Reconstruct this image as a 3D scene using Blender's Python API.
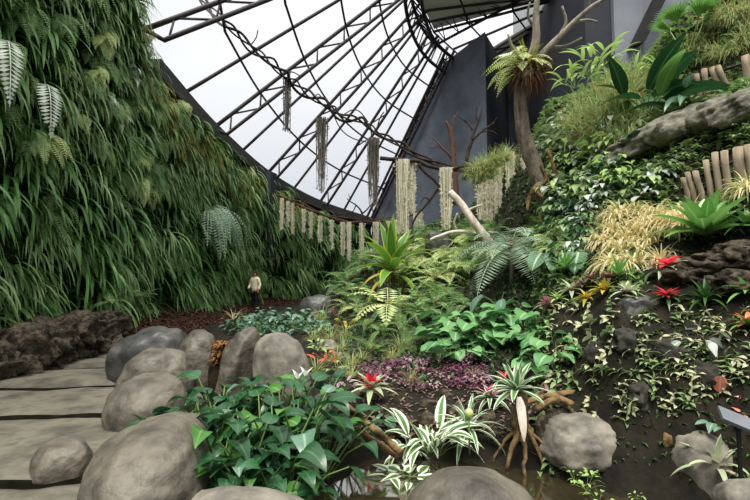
import bpy, math, random
from math import sin, cos, pi, radians as R, atan, sqrt
from mathutils import Vector, Matrix, noise
from mathutils.bvhtree import BVHTree
V = Vector
for o in list(bpy.data.objects): bpy.data.objects.remove(o)
scene = bpy.context.scene
col = scene.collection

# ------------------------------------------------------------------ camera
F = 450.0; PITCH = atan(30/450); EYE = V((0, 0, 1.5))
cam = bpy.data.cameras.new('camera'); cam.sensor_width = 36; cam.lens = 36*F/750
cam.clip_start = .05; cam.clip_end = 400
camo = bpy.data.objects.new('camera', cam); col.objects.link(camo)
camo.location = EYE; camo.rotation_euler = (R(90)+PITCH, 0, 0)
scene.camera = camo
# ------------------------------------------------------------------ sky, sun, exposure
vs = scene.view_settings
vs.view_transform = 'Standard'; vs.look = 'None'; vs.gamma = 1; vs.use_curve_mapping = False
vs.exposure = 0.0
w = bpy.data.worlds.new('overcast'); scene.world = w; w.use_nodes = True
nt = w.node_tree; bg = nt.nodes['Background']
tc = nt.nodes.new('ShaderNodeTexCoord'); sx = nt.nodes.new('ShaderNodeSeparateXYZ')
nt.links.new(tc.outputs['Generated'], sx.inputs[0])
rp = nt.nodes.new('ShaderNodeValToRGB'); nt.links.new(sx.outputs['Z'], rp.inputs[0])
e = rp.color_ramp.elements
e[0].position = 0.0; e[0].color = (.10, .10, .09, 1)
e[1].position = 1.0; e[1].color = (1.7, 1.68, 1.62, 1)
for pos, c in ((.03, (.40, .42, .45, 1)), (.18, (.50, .52, .56, 1)), (.42, (.72, .73, .75, 1)), (.6, (.85, .85, .86, 1))):
    k = e.new(pos); k.color = c
nt.links.new(rp.outputs[0], bg.inputs['Color']); bg.inputs['Strength'].default_value = 1.3
sl = bpy.data.lights.new('sun', 'SUN'); sl.energy = 5.0; sl.angle = R(30); sl.color = (1, .96, .88)
so = bpy.data.objects.new('sun', sl); col.objects.link(so)
so.rotation_euler = V((.10, .45, -1)).to_track_quat('-Z', 'Y').to_euler()

# ------------------------------------------------------------------ pixel helpers
FW = V((0, cos(PITCH), sin(PITCH))); UP = V((0, -sin(PITCH), cos(PITCH)))
def ray(x, y): return (FW + V((1, 0, 0))*((x-375)/F) + UP*((250-y)/F)).normalized()
def at(x, y, Y):
    r = ray(x, y); return EYE + r*(Y/r.y)
def proj(p):
    d = p-EYE; z = d.dot(FW); return 375+F*d.x/z, 250-F*d.dot(UP)/z
def mpp(p): return (p-EYE).dot(FW)/F      # metres per pixel there

# ------------------------------------------------------------------ object helpers
def tag(o, label=None, cat=None, group=None, kind=None):
    if label: o['label'] = label
    if cat: o['category'] = cat
    if group: o['group'] = group
    if kind: o['kind'] = kind
    return o
def empty(name, loc=(0, 0, 0), label=None, cat=None, group=None):
    o = bpy.data.objects.new(name, None); o.empty_display_size = .1; col.objects.link(o); o.location = loc
    return tag(o, label, cat, group)
class MB:
    def __init__(s): s.v = []; s.f = []; s.uv = []
    def add(s, vs, fs, uvs=None):
        b = len(s.v); s.v += [tuple(q) for q in vs]; s.f += [tuple(i+b for i in q) for q in fs]
        s.uv += (uvs if uvs else [(.5, .5)]*len(vs))
    def mesh(s, name, mat, smooth=True):
        m = bpy.data.meshes.new(name); m.from_pydata(s.v, [], s.f); m.materials.append(mat)
        ul = m.uv_layers.new(name='uv'); n = len(m.loops)
        vi = [0]*n; m.loops.foreach_get('vertex_index', vi)
        flat = [0.0]*(2*n)
        for i, a in enumerate(vi): flat[2*i], flat[2*i+1] = s.uv[a]
        ul.data.foreach_set('uv', flat)
        if smooth: m.polygons.foreach_set('use_smooth', [True]*len(m.polygons))
        m.update(); return m
    def build(s, name, mat, parent=None, smooth=True):
        o = bpy.data.objects.new(name, s.mesh(name, mat, smooth)); col.objects.link(o)
        if parent: o.parent = parent
        return o
def copy_tree(o, parent=None):
    c = o.copy(); col.objects.link(c); c.parent = parent
    for ch in list(KIDS.get(o.name, [])):
        cc = copy_tree(ch, c); KIDS.setdefault(c.name, []).append(cc)
    return c
KIDS = {}
def part(mb, name, mat, root, smooth=True):
    o = mb.build(name, mat, root, smooth); KIDS.setdefault(root.name, []).append(o); return o

def tube(mb, pts, rad, sides=6, cap=True):
    pts = [V(p) for p in pts]; n = len(pts)
    if not hasattr(rad, '__len__'): rad = [rad]*n
    vs = []; fs = []; ref = None
    for i, p in enumerate(pts):
        t = (pts[min(i+1, n-1)]-pts[max(i-1, 0)]).normalized()
        if ref is None:
            ref = t.cross(V((0, 0, 1)))
            if ref.length < .05: ref = t.cross(V((1, 0, 0)))
        ref = (ref-t*ref.dot(t)).normalized(); b = t.cross(ref)
        for k in range(sides):
            a = 2*pi*k/sides; vs.append(p+(ref*cos(a)+b*sin(a))*rad[i])
    for i in range(n-1):
        for k in range(sides):
            k2 = (k+1) % sides
            fs.append((i*sides+k, i*sides+k2, (i+1)*sides+k2, (i+1)*sides+k))
    if cap: fs.append(tuple(reversed(range(sides)))); fs.append(tuple((n-1)*sides+k for k in range(sides)))
    mb.add(vs, fs)
def obox(mb, c, ax, ay, az):
    c = V(c); vs = [c+ax*i+ay*j+az*k for i in (-1, 1) for j in (-1, 1) for k in (-1, 1)]
    mb.add(vs, [(0, 1, 3, 2), (4, 6, 7, 5), (0, 4, 5, 1), (2, 3, 7, 6), (0, 2, 6, 4), (1, 5, 7, 3)])
def spline(pts, n=6):
    pts = [V(p) for p in pts]; out = []
    P = [pts[0]*2-pts[1]]+pts+[pts[-1]*2-pts[-2]]
    for i in range(1, len(P)-2):
        for k in range(n):
            t = k/n; a, b, c, d = P[i-1], P[i], P[i+1], P[i+2]
            out.append(.5*((2*b)+(c-a)*t+(2*a-5*b+4*c-d)*t*t+(3*b-a-3*c+d)*t**3))
    out.append(pts[-1]); return out
PROF = {
 'strap': lambda t: min(1, .45+t*3)*max(0, 1-t**3)**.8,
 'lance': lambda t: max(.0, sin(pi*min(1, .06+.94*t)**.75)),
 'ovate': lambda t: max(.0, sin(pi*min(1, .05+.95*t)**.62))*(1-.25*t),
 'heart': lambda t: (.75+1.6*t if t < .16 else 1.0)*max(0, 1-((t-.16)/.84)**2.0 if t > .16 else 1)**.9,
 'arum': lambda t: (.45+4.6*t if t < .12 else max(0, 1-((t-.12)/.88)**1.5)),
 'round': lambda t: sqrt(max(0, 1-(2*min(1, .04+.96*t)-1)**2)),
 'grass': lambda t: 1-t*.92,
}
def strap(mb, p, d, L, W, droop, n=7, fold=.25, prof='strap', roll=0, wave=0, rnd=random):
    """one leaf: ribbon with folded midrib that leaves p along d and droops"""
    p = V(p); d = V(d).normalized(); vs = []; uv = []; fs = []; f = PROF[prof]
    ph = rnd.random()*6
    for i in range(n+1):
        t = i/n
        side = d.cross(V((0, 0, 1)))
        if side.length < .12: side = V((sin(ph), cos(ph), 0))
        side.normalize(); up = side.cross(d)
        if roll: side = side*cos(roll)+up*sin(roll); up = side.cross(d)
        hw = W*.5*f(t)+.0008
        wv = up*(wave*W*sin(ph+t*9))
        vs += [p-side*hw+up*hw*fold+wv, p, p+side*hw+up*hw*fold-wv]
        uv += [(0, t), (.5, t), (1, t)]
        if i < n:
            b = 3*i; fs += [(b, b+1, b+4, b+3), (b+1, b+2, b+5, b+4)]
        p = p+d*(L/n); d = (d+V((0, 0, -droop/n))).normalized()
    mb.add(vs, fs, uv)
    return p
def frond(mb, p, d, L, W, droop, n=18, rnd=random, pinw=.5, pdroop=.25, stem=.12, flat=False):
    """fern frond: thin rachis with paired leaflets"""
    p = V(p); d = V(d).normalized(); side0 = V((rnd.uniform(-1, 1), rnd.uniform(-1, 1), 0)).normalized(); prev = None
    for i in range(n+1):
        t = i/n
        side = d.cross(V((0, 0, 1)))
        if side.length < .1: side = side0.copy()
        if prev is not None and side.dot(prev) < 0 and side.length < .5: side = -side
        side.normalize(); prev = side; up = side.cross(d)
        r = W*.012+L*.004*(1-t)
        if i < n:
            q = p+d*(L/n)
            mb.add([p-side*r, p+side*r, q+side*r*.8, q-side*r*.8], [(0, 1, 2, 3)], [(.5, t)]*4)
        if t > stem:
            tt = (t-stem)/(1-stem)
            pl = W*.5*(sin(pi*min(1, .18+.82*tt)**.8))+.004; pw = L/n*pinw
            for s in (-1, 1):
                dv = (side*s+d*.35-up*pdroop*rnd.uniform(.5, 1.5)).normalized()
                e1 = p+dv*pl; m = p+dv*pl*.5
                mb.add([p, m+d*pw*.55-up*.1*pw, e1, m-d*pw*.45], [(0, 1, 2, 3)], [(.5, t), (1, t), (.5, t), (0, t)])
        p = p+d*(L/n); d = (d+V((0, 0, -droop/n))).normalized()
def yawv(a, el): return V((cos(a)*cos(el), sin(a)*cos(el), sin(el)))

# ------------------------------------------------------------------ materials
def lin(h):
    h = h.lstrip('#'); o = []
    for i in (0, 2, 4):
        c = int(h[i:i+2], 16)/255; o.append(c/12.92 if c <= .04045 else ((c+.055)/1.055)**2.4)
    return (*o, 1)
def newmat(name):
    m = bpy.data.materials.new(name); m.use_nodes = True; nt = m.node_tree
    for n in list(nt.nodes): nt.nodes.remove(n)
    out = nt.nodes.new('ShaderNodeOutputMaterial'); return m, nt, out
def mixc(nt, f, a, b, mode='MIX'):
    n = nt.nodes.new('ShaderNodeMix'); n.data_type = 'RGBA'; n.blend_type = mode
    for s, v in ((0, f), (6, a), (7, b)):
        if isinstance(v, (tuple, float, int)): n.inputs[s].default_value = v
        else: nt.links.new(v, n.inputs[s])
    return n.outputs[2]
def mapr(nt, v, a, b, c=0., d=1.):
    n = nt.nodes.new('ShaderNodeMapRange'); n.interpolation_type = 'SMOOTHSTEP'
    nt.links.new(v, n.inputs[0])
    for i, q in zip((1, 2, 3, 4), (a, b, c, d)): n.inputs[i].default_value = q
    return n.outputs[0]
def math_(nt, op, a, b=None):
    n = nt.nodes.new('ShaderNodeMath'); n.operation = op
    for i, v in enumerate((a, b)):
        if v is None: continue
        if isinstance(v, (int, float)): n.inputs[i].default_value = v
        else: nt.links.new(v, n.inputs[i])
    return n.outputs[0]
def leafmat(name, c, c2, edge=None, mid=None, tip=None, base=None, rough=.42, trans=.28, veins=None, edge_at=.6):
    m, nt, out = newmat(name)
    g = nt.nodes.new('ShaderNodeNewGeometry'); oi = nt.nodes.new('ShaderNodeObjectInfo')
    f = math_(nt, 'ADD', math_(nt, 'MULTIPLY', g.outputs['Random Per Island'], .7), math_(nt, 'MULTIPLY', oi.outputs['Random'], .3))
    cc = mixc(nt, f, lin(c), lin(c2))
    uv = nt.nodes.new('ShaderNodeUVMap'); uv.uv_map = 'uv'; s = nt.nodes.new('ShaderNodeSeparateXYZ'); nt.links.new(uv.outputs[0], s.inputs[0])
    au = math_(nt, 'MULTIPLY', math_(nt, 'ABSOLUTE', math_(nt, 'SUBTRACT', s.outputs[0], .5)), 2.)
    if veins:
        st = math_(nt, 'ABSOLUTE', math_(nt, 'SINE', math_(nt, 'ADD', math_(nt, 'MULTIPLY', s.outputs[1], 22.), math_(nt, 'MULTIPLY', au, -6.))))
        cc = mixc(nt, mapr(nt, st, .25, .05), cc, lin(veins))
    if edge: cc = mixc(nt, mapr(nt, au, edge_at-.08, edge_at+.08), cc, lin(edge))
    if mid: cc = mixc(nt, mapr(nt, au, .16, .06), cc, lin(mid))
    if tip: cc = mixc(nt, mapr(nt, s.outputs[1], .55, .95), cc, lin(tip))
    if base: cc = mixc(nt, mapr(nt, s.outputs[1], .5, .12), cc, lin(base))
    p = nt.nodes.new('ShaderNodeBsdfPrincipled'); nt.links.new(cc, p.inputs['Base Color'])
    p.inputs['Roughness'].default_value = rough
    t = nt.nodes.new('ShaderNodeBsdfTranslucent'); nt.links.new(cc, t.inputs['Color'])
    mx = nt.nodes.new('ShaderNodeMixShader'); mx.inputs[0].default_value = trans
    nt.links.new(p.outputs[0], mx.inputs[1]); nt.links.new(t.outputs[0], mx.inputs[2]); nt.links.new(mx.outputs[0], out.inputs[0])
    return m
def roughmat(name, cols, scale=3., rough=.85, bump=.3, bscale=None, spec=.3, detail=8, stretch=None, metal=0.):
    """mottled solid: noise between a list of colours, noise bump"""
    m, nt, out = newmat(name)
    tc = nt.nodes.new('ShaderNodeTexCoord'); vec = tc.outputs['Object']
    if stretch:
        mp = nt.nodes.new('ShaderNodeMapping'); nt.links.new(vec, mp.inputs[0]); mp.inputs['Scale'].default_value = stretch; vec = mp.outputs[0]
    n = nt.nodes.new('ShaderNodeTexNoise'); nt.links.new(vec, n.inputs[0]); n.inputs['Scale'].default_value = scale; n.inputs['Detail'].default_value = detail; n.inputs['Roughness'].default_value = .62
    r = nt.nodes.new('ShaderNodeValToRGB'); nt.links.new(n.outputs[0], r.inputs[0]); el = r.color_ramp.elements
    k = len(cols); el[0].position = .3; el[0].color = lin(cols[0]); el[1].position = .7; el[1].color = lin(cols[-1])
    for i in range(1, k-1): q = el.new(.3+.4*i/(k-1)); q.color = lin(cols[i])
    p = nt.nodes.new('ShaderNodeBsdfPrincipled'); nt.links.new(r.outputs[0], p.inputs['Base Color'])
    p.inputs['Roughness'].default_value = rough; p.inputs['Specular IOR Level'].default_value = spec; p.inputs['Metallic'].default_value = metal
    if bump:
        n2 = nt.nodes.new('ShaderNodeTexNoise'); nt.links.new(vec, n2.inputs[0]); n2.inputs['Scale'].default_value = bscale or scale*4; n2.inputs['Detail'].default_value = 8
        b = nt.nodes.new('ShaderNodeBump'); b.inputs['Strength'].default_value = bump; b.inputs['Distance'].default_value = .05
        nt.links.new(n2.outputs[0], b.inputs['Height']); nt.links.new(b.outputs[0], p.inputs['Normal'])
    nt.links.new(p.outputs[0], out.inputs[0]); return m
M = {}
M['stone'] = roughmat('path_stone', ['36342c', '57544a', '6f6b5e', '4a4739'], 1.9, .8, .5, 9)
M['boulder'] = roughmat('boulder_stone', ['2f2c27', '524d45', '6d675b', '403c35'], 2.2, .55, .45, 12, .4)
M['boulder_dark'] = roughmat('dark_boulder_stone', ['232424', '3b3c3b', '4f4f4c', '2e2f2f'], 2.0, .45, .25, 12, .5)
M['boulder_pale'] = roughmat('pale_boulder_stone', ['413e38', '66625a', '857f73', '504c45'], 2.6, .7, .35, 10, .3)
M['lava'] = roughmat('rough_wall_rock', ['12100d', '302b23', '5b5346', '211d18'], 6, .95, 1.0, 16, .2)
M['darkrock'] = roughmat('dark_stone', ['12120f', '2a2924', '3c3a33', '1c1c18'], 3, .8, .6, 12, .3)
M['mossrock'] = roughmat('mossy_grey_rock', ['2e2f27', '5c5b50', '7d7a6d', '4a5138'], 4, .9, .7, 12, .2)
M['mulch'] = roughmat('mulch', ['160f0b', '33211a', '4a3126', '241711'], 14, .95, .9, 30, .1)
M['chip'] = leafmat('bark_chip', '2e1a14', '5e3d30', trans=.0, rough=.9)
M['dead'] = leafmat('dead_leaf', '5a3a1e', '9a6a36', trans=.2, rough=.8)
M['soil'] = roughmat('planted_soil', ['0e0d09', '232016', '37301f', '1a1c10'], 3, .95, .7, 12, .15)
M['joint'] = roughmat('dark_joint_earth', ['060504', '14110c', '1f1a13'], 5, 1, .6, 14, .05)
M['rockface'] = roughmat('dark_rock_face', ['090907', '171610', '262219', '0f110b'], 2.2, .9, .8, 7, .2)
M['moss_wall'] = roughmat('planted_wall_felt', ['070a05', '14200c', '243316', '0d140a'], 3, 1, .8, 9, .1)
M['steel'] = roughmat('dark_steel', ['2b2426', '3a3133', '332b2d'], 3, .6, 0, spec=.4)
M['capping'] = roughmat('wall_capping', ['2b2b2a', '3d3c3a', '333230'], 2, .7, .1)
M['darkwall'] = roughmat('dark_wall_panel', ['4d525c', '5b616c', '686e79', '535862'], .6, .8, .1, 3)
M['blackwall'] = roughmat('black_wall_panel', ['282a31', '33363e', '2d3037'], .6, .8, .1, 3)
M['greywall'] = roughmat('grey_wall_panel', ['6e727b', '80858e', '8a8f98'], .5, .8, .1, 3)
M['panel'] = leafmat('roof_panel', '8f908a', '9d9e97', trans=.45, rough=.8)
M['greybark'] = roughmat('pale_grey_bark', ['5d564f', '8d857b', 'a89f94'], 6, .95, .7, 18, .15, stretch=(1, 1, .3))
M['bark'] = roughmat('bark', ['2e2923', '5a5148', '7a7064', '443c34'], 6, .95, .9, 18, .15, stretch=(1, 1, .3))
M['darkbark'] = roughmat('dark_dead_wood', ['1e1715', '39302c', '4a3d37'], 6, .9, .5, 20, .2)
M['redbark'] = roughmat('reddish_dead_wood', ['3a2a24', '5e463c', '48352c'], 6, .9, .5, 20, .2)
M['drift'] = roughmat('driftwood', ['8a7e70', 'b5aa9c', 'cfc6ba', '9c9082'], 5, .9, .5, 16, .15, stretch=(1, 1, .4))
M['root'] = roughmat('weathered_root', ['2f2418', '5e4b33', '86704f', '43331f'], 6, .9, .6, 16, .15)
M['log'] = roughmat('log_post', ['544a3e', '7f7262', '9c8e7b', '6b6052'], 4, .9, .4, 14, .15, stretch=(1, 1, .25))
M['logend'] = roughmat('log_cut_end', ['9c8a70', 'bdab90'], 6, .9, .2)
M['wire'] = roughmat('black_wire', ['0e0e0f', '1c1c1e'], 3, .6, 0)
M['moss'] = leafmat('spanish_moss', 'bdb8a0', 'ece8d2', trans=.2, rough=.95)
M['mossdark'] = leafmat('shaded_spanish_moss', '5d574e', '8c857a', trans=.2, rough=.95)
M['strap'] = leafmat('strap_fern_leaf', '456f36', '9cbb78', mid='9ab57c', rough=.4)
M['strap_deep'] = leafmat('deep_strap_leaf', '315a2a', '76a557', rough=.38)
M['olive'] = leafmat('olive_leaf', '6d7a30', 'b3a653', rough=.5)
M['fern'] = leafmat('fern_leaf', '517d44', '9cbe76', rough=.55)
M['fern_lime'] = leafmat('lime_fern_leaf', '9ab564', 'd6dfa0', rough=.55, trans=.35)
M['fern_grey'] = leafmat('grey_fern_leaf', '71907a', 'b5c9ae', rough=.5)
M['fern_feather'] = leafmat('feathery_leaf', '55773c', '86a35a', rough=.6)
M['litter'] = leafmat('leaf_litter', '3c2c22', '8a7362', trans=.1, rough=.8)
M['silver'] = leafmat('silvery_frond', 'a9b8a6', 'e2e8dd', rough=.4)
M['dark_leaf'] = leafmat('glossy_dark_leaf', '1a3c23', '305f38', mid='40693f', rough=.3, trans=.18)
M['young_leaf'] = leafmat('young_green_leaf', '3a6c2f', '5c9440', mid='76a45a', rough=.3, trans=.35)
M['grey_leaf'] = leafmat('greyish_sheen_leaf', '456853', '6d8f79', mid='89a38f', rough=.3, trans=.15)  # greyish leaf tone; in the arum bed it paints glossy reflected light
M['heartleaf'] = leafmat('heart_leaf', '437c46', '78a96a', mid='8cb880', rough=.5, trans=.25)
M['velvet'] = leafmat('velvet_leaf', '3d6640', '54805a', mid='b4ccae', veins='a5bfa0', rough=.5)
M['stalk'] = leafmat('green_stalk', '4f6d35', '71884c', trans=.05)
M['stalk_red'] = leafmat('dark_red_stalk', '4a1d22', '6e3034', trans=.05)
M['brom_green'] = leafmat('bromeliad_leaf', '4d8040', '84b45e', mid='8fbc6c', rough=.32)
M['brom_dark'] = leafmat('dark_bromeliad_leaf', '294c24', '4a7438', rough=.3)
M['brom_varieg'] = leafmat('variegated_bromeliad_leaf', '45763c', '5f9150', edge='e6ead6', rough=.32)
M['brom_pale'] = leafmat('pale_bromeliad_leaf', '8fa878', 'c9d2ae', base='d9c9b8', rough=.35)
M['brom_mauve'] = leafmat('mauve_bromeliad_leaf', '7d4650', 'b08a86', tip='5d7040', rough=.35)
M['brom_yellow'] = leafmat('yellow_bromeliad_leaf', '8c9a3c', 'd2b94c', base='d4a53c', rough=.35)
M['red_bract'] = leafmat('red_bract', 'd8203c', 'f04a5c', tip='b83040', rough=.35, trans=.35)
M['pink_bract'] = leafmat('pink_bract', 'e0559a', 'f184b8', rough=.35, trans=.35)
M['magenta_bract'] = leafmat('magenta_bract', 'b02a6a', 'd84d8c', rough=.35, trans=.35)
M['orange_bract'] = leafmat('orange_bract', 'd8543c', 'f08a5c', rough=.35, trans=.3)
M['salmon'] = leafmat('salmon_leaf', 'e07a6c', 'f29a88', mid='f4b8a8', rough=.4, trans=.3)
M['varieg'] = leafmat('variegated_leaf', '3f7038', '5c8c4a', edge='eef0da', mid='4a7a40', edge_at=.45, rough=.35)
M['cordy'] = leafmat('cordyline_leaf', '35682e', '6d9c3c', edge='b9bf4a', edge_at=.78, rough=.32)
M['cordy_yellow'] = leafmat('cordyline_old_leaf', 'c9b92e', 'e2d05a', rough=.4, trans=.4)
M['purple'] = leafmat('purple_groundcover_leaf', '6a3a4e', 'b48e98', edge='bcaaae', rough=.45)
M['purpledark'] = leafmat('dark_purple_leaf', '4a2438', '84506a', rough=.4)
M['straw'] = leafmat('straw_yellow_blade', 'b9ad6c', 'f4eac2', rough=.6, trans=.35)
M['cream'] = leafmat('cream_vine_leaf', '98a074', 'dedab8', rough=.45, trans=.3)
M['vine_green'] = leafmat('green_vine_leaf', '5f8250', 'a3b77e', rough=.45)
M['grass'] = leafmat('grass_blade', '79965a', 'bccb90', rough=.55, trans=.35)
M['grass_dry'] = leafmat('dry_grass_blade', '8c8a4a', 'c6b47a', rough=.6, trans=.35)
M['lime'] = leafmat('lime_leaf', '86ab54', 'bcd588', rough=.4, trans=.35)
M['cover'] = leafmat('small_leaf_cover', '486a3a', '90a868', rough=.55)
M['cover_dark'] = leafmat('small_dark_leaf_cover', '1f3a1a', '47682f', rough=.55)
M['root_fibre'] = leafmat('brown_root_fibre', '4a3020', '8a6244', trans=.1, rough=.9)
M['palegrey'] = leafmat('pale_grey_leaf', '96a396', 'c8d0c6', mid='dde2d8', rough=.4)
M['petal'] = leafmat('white_bloom', 'eef0e4', 'ffffff', trans=.35)
M['skin'] = roughmat('skin', ['9a6a50', 'a87860'], 4, .6, 0)
M['shirt'] = roughmat('cream_shirt', ['e6dfb8', 'f6f0d0'], 6, .9, .1)
M['trouser'] = roughmat('dark_trousers', ['14151a', '20222a'], 6, .9, .1)
M['hair'] = roughmat('black_hair', ['0c0a09', '1a1512'], 20, .6, .3)
M['sign'] = roughmat('grey_sign_plate', ['5c6167', '6c7178'], 3, .5, 0)
# glass
m, nt, out = newmat('roof_glass')
tr = nt.nodes.new('ShaderNodeBsdfTransparent'); tr.inputs[0].default_value = (.95, .965, .98, 1)
gl = nt.nodes.new('ShaderNodeBsdfTranslucent'); gl.inputs[0].default_value = (.9, .92, .95, 1)
mx = nt.nodes.new('ShaderNodeMixShader'); mx.inputs[0].default_value = .10
nt.links.new(tr.outputs[0], mx.inputs[1]); nt.links.new(gl.outputs[0], mx.inputs[2]); nt.links.new(mx.outputs[0], out.inputs[0])
M['glass'] = m
# water
m, nt, out = newmat('pond_water')
p = nt.nodes.new('ShaderNodeBsdfPrincipled'); p.inputs['Base Color'].default_value = (.035, .028, .014, 1); p.inputs['Roughness'].default_value = .06
p.inputs['Transmission Weight'].default_value = .35; p.inputs['IOR'].default_value = 1.33
n = nt.nodes.new('ShaderNodeTexNoise'); n.inputs['Scale'].default_value = 5; b = nt.nodes.new('ShaderNodeBump'); b.inputs['Strength'].default_value = .08
tcn = nt.nodes.new('ShaderNodeTexCoord'); nt.links.new(tcn.outputs['Object'], n.inputs[0]); nt.links.new(n.outputs[0], b.inputs['Height']); nt.links.new(b.outputs[0], p.inputs['Normal'])
nt.links.new(p.outputs[0], out.inputs[0]); M['water'] = m

# =================================================================== THE SETTING
def table(tab):
    xs = [a for a, _ in tab]; ps = [b for _, b in tab]
    def f(x):
        if x <= xs[0]: return ps[0]
        if x >= xs[-1]: return ps[-1]
        for i in range(len(xs)-1):
            if xs[i] <= x <= xs[i+1]: break
        def q(j): j = max(0, min(len(xs)-1, j)); return ps[j], xs[j]
        (p1, x1), (p2, x2) = q(i), q(i+1); (p0, x0), (p3, x3) = q(i-1), q(i+2)
        m1 = (p2-p0)/(x2-x0); m2 = (p3-p1)/(x3-x1); h = x2-x1; t = (x-x1)/h
        return (2*t**3-3*t*t+1)*p1+(t**3-2*t*t+t)*h*m1+(-2*t**3+3*t*t)*p2+(t**3-t*t)*h*m2
    return f
WX = table([(-3, -6.7), (4, -6.7), (8, -6.65), (12.3, -6.5), (17.8, -6.15), (22, -5.15), (26, -3.3), (29.6, -.2)])
def WT(Y):
    t = [(-3, 12), (9.5, 11.6), (10.6, 10.6), (11.9, 8.9), (12.6, 7.75), (15, 7.45), (18.3, 7.1), (22, 6.5), (26, 5.95), (29.6, 5.4)]
    for (a, b), (c, d) in zip(t, t[1:]):
        if a <= Y <= c: return b+(d-b)*(Y-a)/(c-a)
    return t[-1][1] if Y > 0 else t[0][1]
def wnorm(Y):
    dx = (WX(Y+.1)-WX(Y-.1))/.2; return V((1, -dx, 0)).normalized()
# left green wall body (a thick wall, with lumpy planted face)
mb = MB(); NY = 120; NZ = 26; vs = []; fs = []
for i in range(NY+1):
    Y = -3+32.6*i/NY; nn = wnorm(Y); zt = WT(Y)
    for j in range(NZ+1):
        z = zt*j/NZ; q = V((WX(Y), Y, z)); dsp = noise.fractal(q*.9, 1, 2, 4)*.22*min(1, (NZ-j)/3) + (.0 if z > .9 else 0)
        vs.append(q+nn*dsp)
    for z in (zt, 0): vs.append(V((WX(Y), Y, z))-nn*.7)
S = NZ+3
for i in range(NY):
    for j in range(S):
        j2 = (j+1) % S; fs.append((i*S+j, (i+1)*S+j, (i+1)*S+j2, i*S+j2))
mb.add(vs, fs); wl = mb.build('wall_left', M['moss_wall']); tag(wl, kind='structure')
wall_bvh = BVHTree.FromPolygons([V(q) for q in mb.v], mb.f)
# capping beam along the top of the wall
mb = MB(); prev = []
sec = [(.32, -.38), (.32, .12), (-.75, .12), (-.75, -.3)]
vs = []; fs = []; k = 0
for i in range(61):
    Y = 12.6+17*i/60; nn = wnorm(Y); c = V((WX(Y), Y, WT(Y)))
    for a, b_ in sec: vs.append(c+nn*a+V((0, 0, b_)))
for i in range(60):
    for j in range(4): fs.append((i*4+j, (i+1)*4+j, (i+1)*4+(j+1) % 4, i*4+(j+1) % 4))
fs += [(0, 1, 2, 3), (240, 243, 242, 241)]
mb.add(vs, fs); tag(mb.build('trim_1', M['capping'], smooth=False), kind='structure')
# dark column in the far wall
mb = MB(); Yc = 21.3; c = V((WX(Yc), Yc, 0)); nn = wnorm(Yc); tn = V((-nn.y, nn.x, 0))
obox(mb, c+nn*.3+V((0, 0, 4.6)), nn*.3, tn*.28, V((0, 0, 2.0))); tag(mb.build('trim_2', M['blackwall'], smooth=False), kind='structure')
# floor under everything
mb2 = MB(); vs = []; fs = []; nx, ny = 8, 60
for j in range(ny+1):
    Y = -3+33*j/ny
    for i in range(nx+1):
        X0 = WX(Y)-.1; X1 = -1.7 - .28*max(0, min(6, Y-4)) + max(0, (Y-12))*.2
        X = X0+(X1-X0)*i/nx; vs.append((X, Y, -.022))
for j in range(ny):
    for i in range(nx): a = j*(nx+1)+i; fs.append((a, a+1, a+nx+2, a+nx+1))
mb2.add(vs, fs); tag(mb2.build('floor', M['joint']), kind='structure')
# mulch bank at the foot of the wall
mb = MB(); vs = []; fs = []; NB = 110; prof = [(1.75, -.06), (1.45, .08), (1.1, .22), (.7, .42), (.3, .62), (0, .7)]
for i in range(NB+1):
    Y = 2+27*i/NB; nn = wnorm(Y); c = V((WX(Y), Y, 0))
    for j, (a, z) in enumerate(prof):
        a2 = a*(.62 if Y < 9 else .62+.38*min(1, (Y-9)/4)); q = c+nn*a2+V((0, 0, z))
        q += nn*noise.noise(q*2.1)*.1+V((0, 0, noise.noise(q*2.7)*.1)); vs.append(q)
for i in range(NB):
    for j in range(5): a = i*6+j; fs.append((a, a+6, a+7, a+1))
mb.add(vs, fs); bank = mb.build('mulch_bank', M['mulch']); tag(bank, kind='structure')
bank_bvh = BVHTree.FromPolygons([V(q) for q in mb.v], mb.f)

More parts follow.
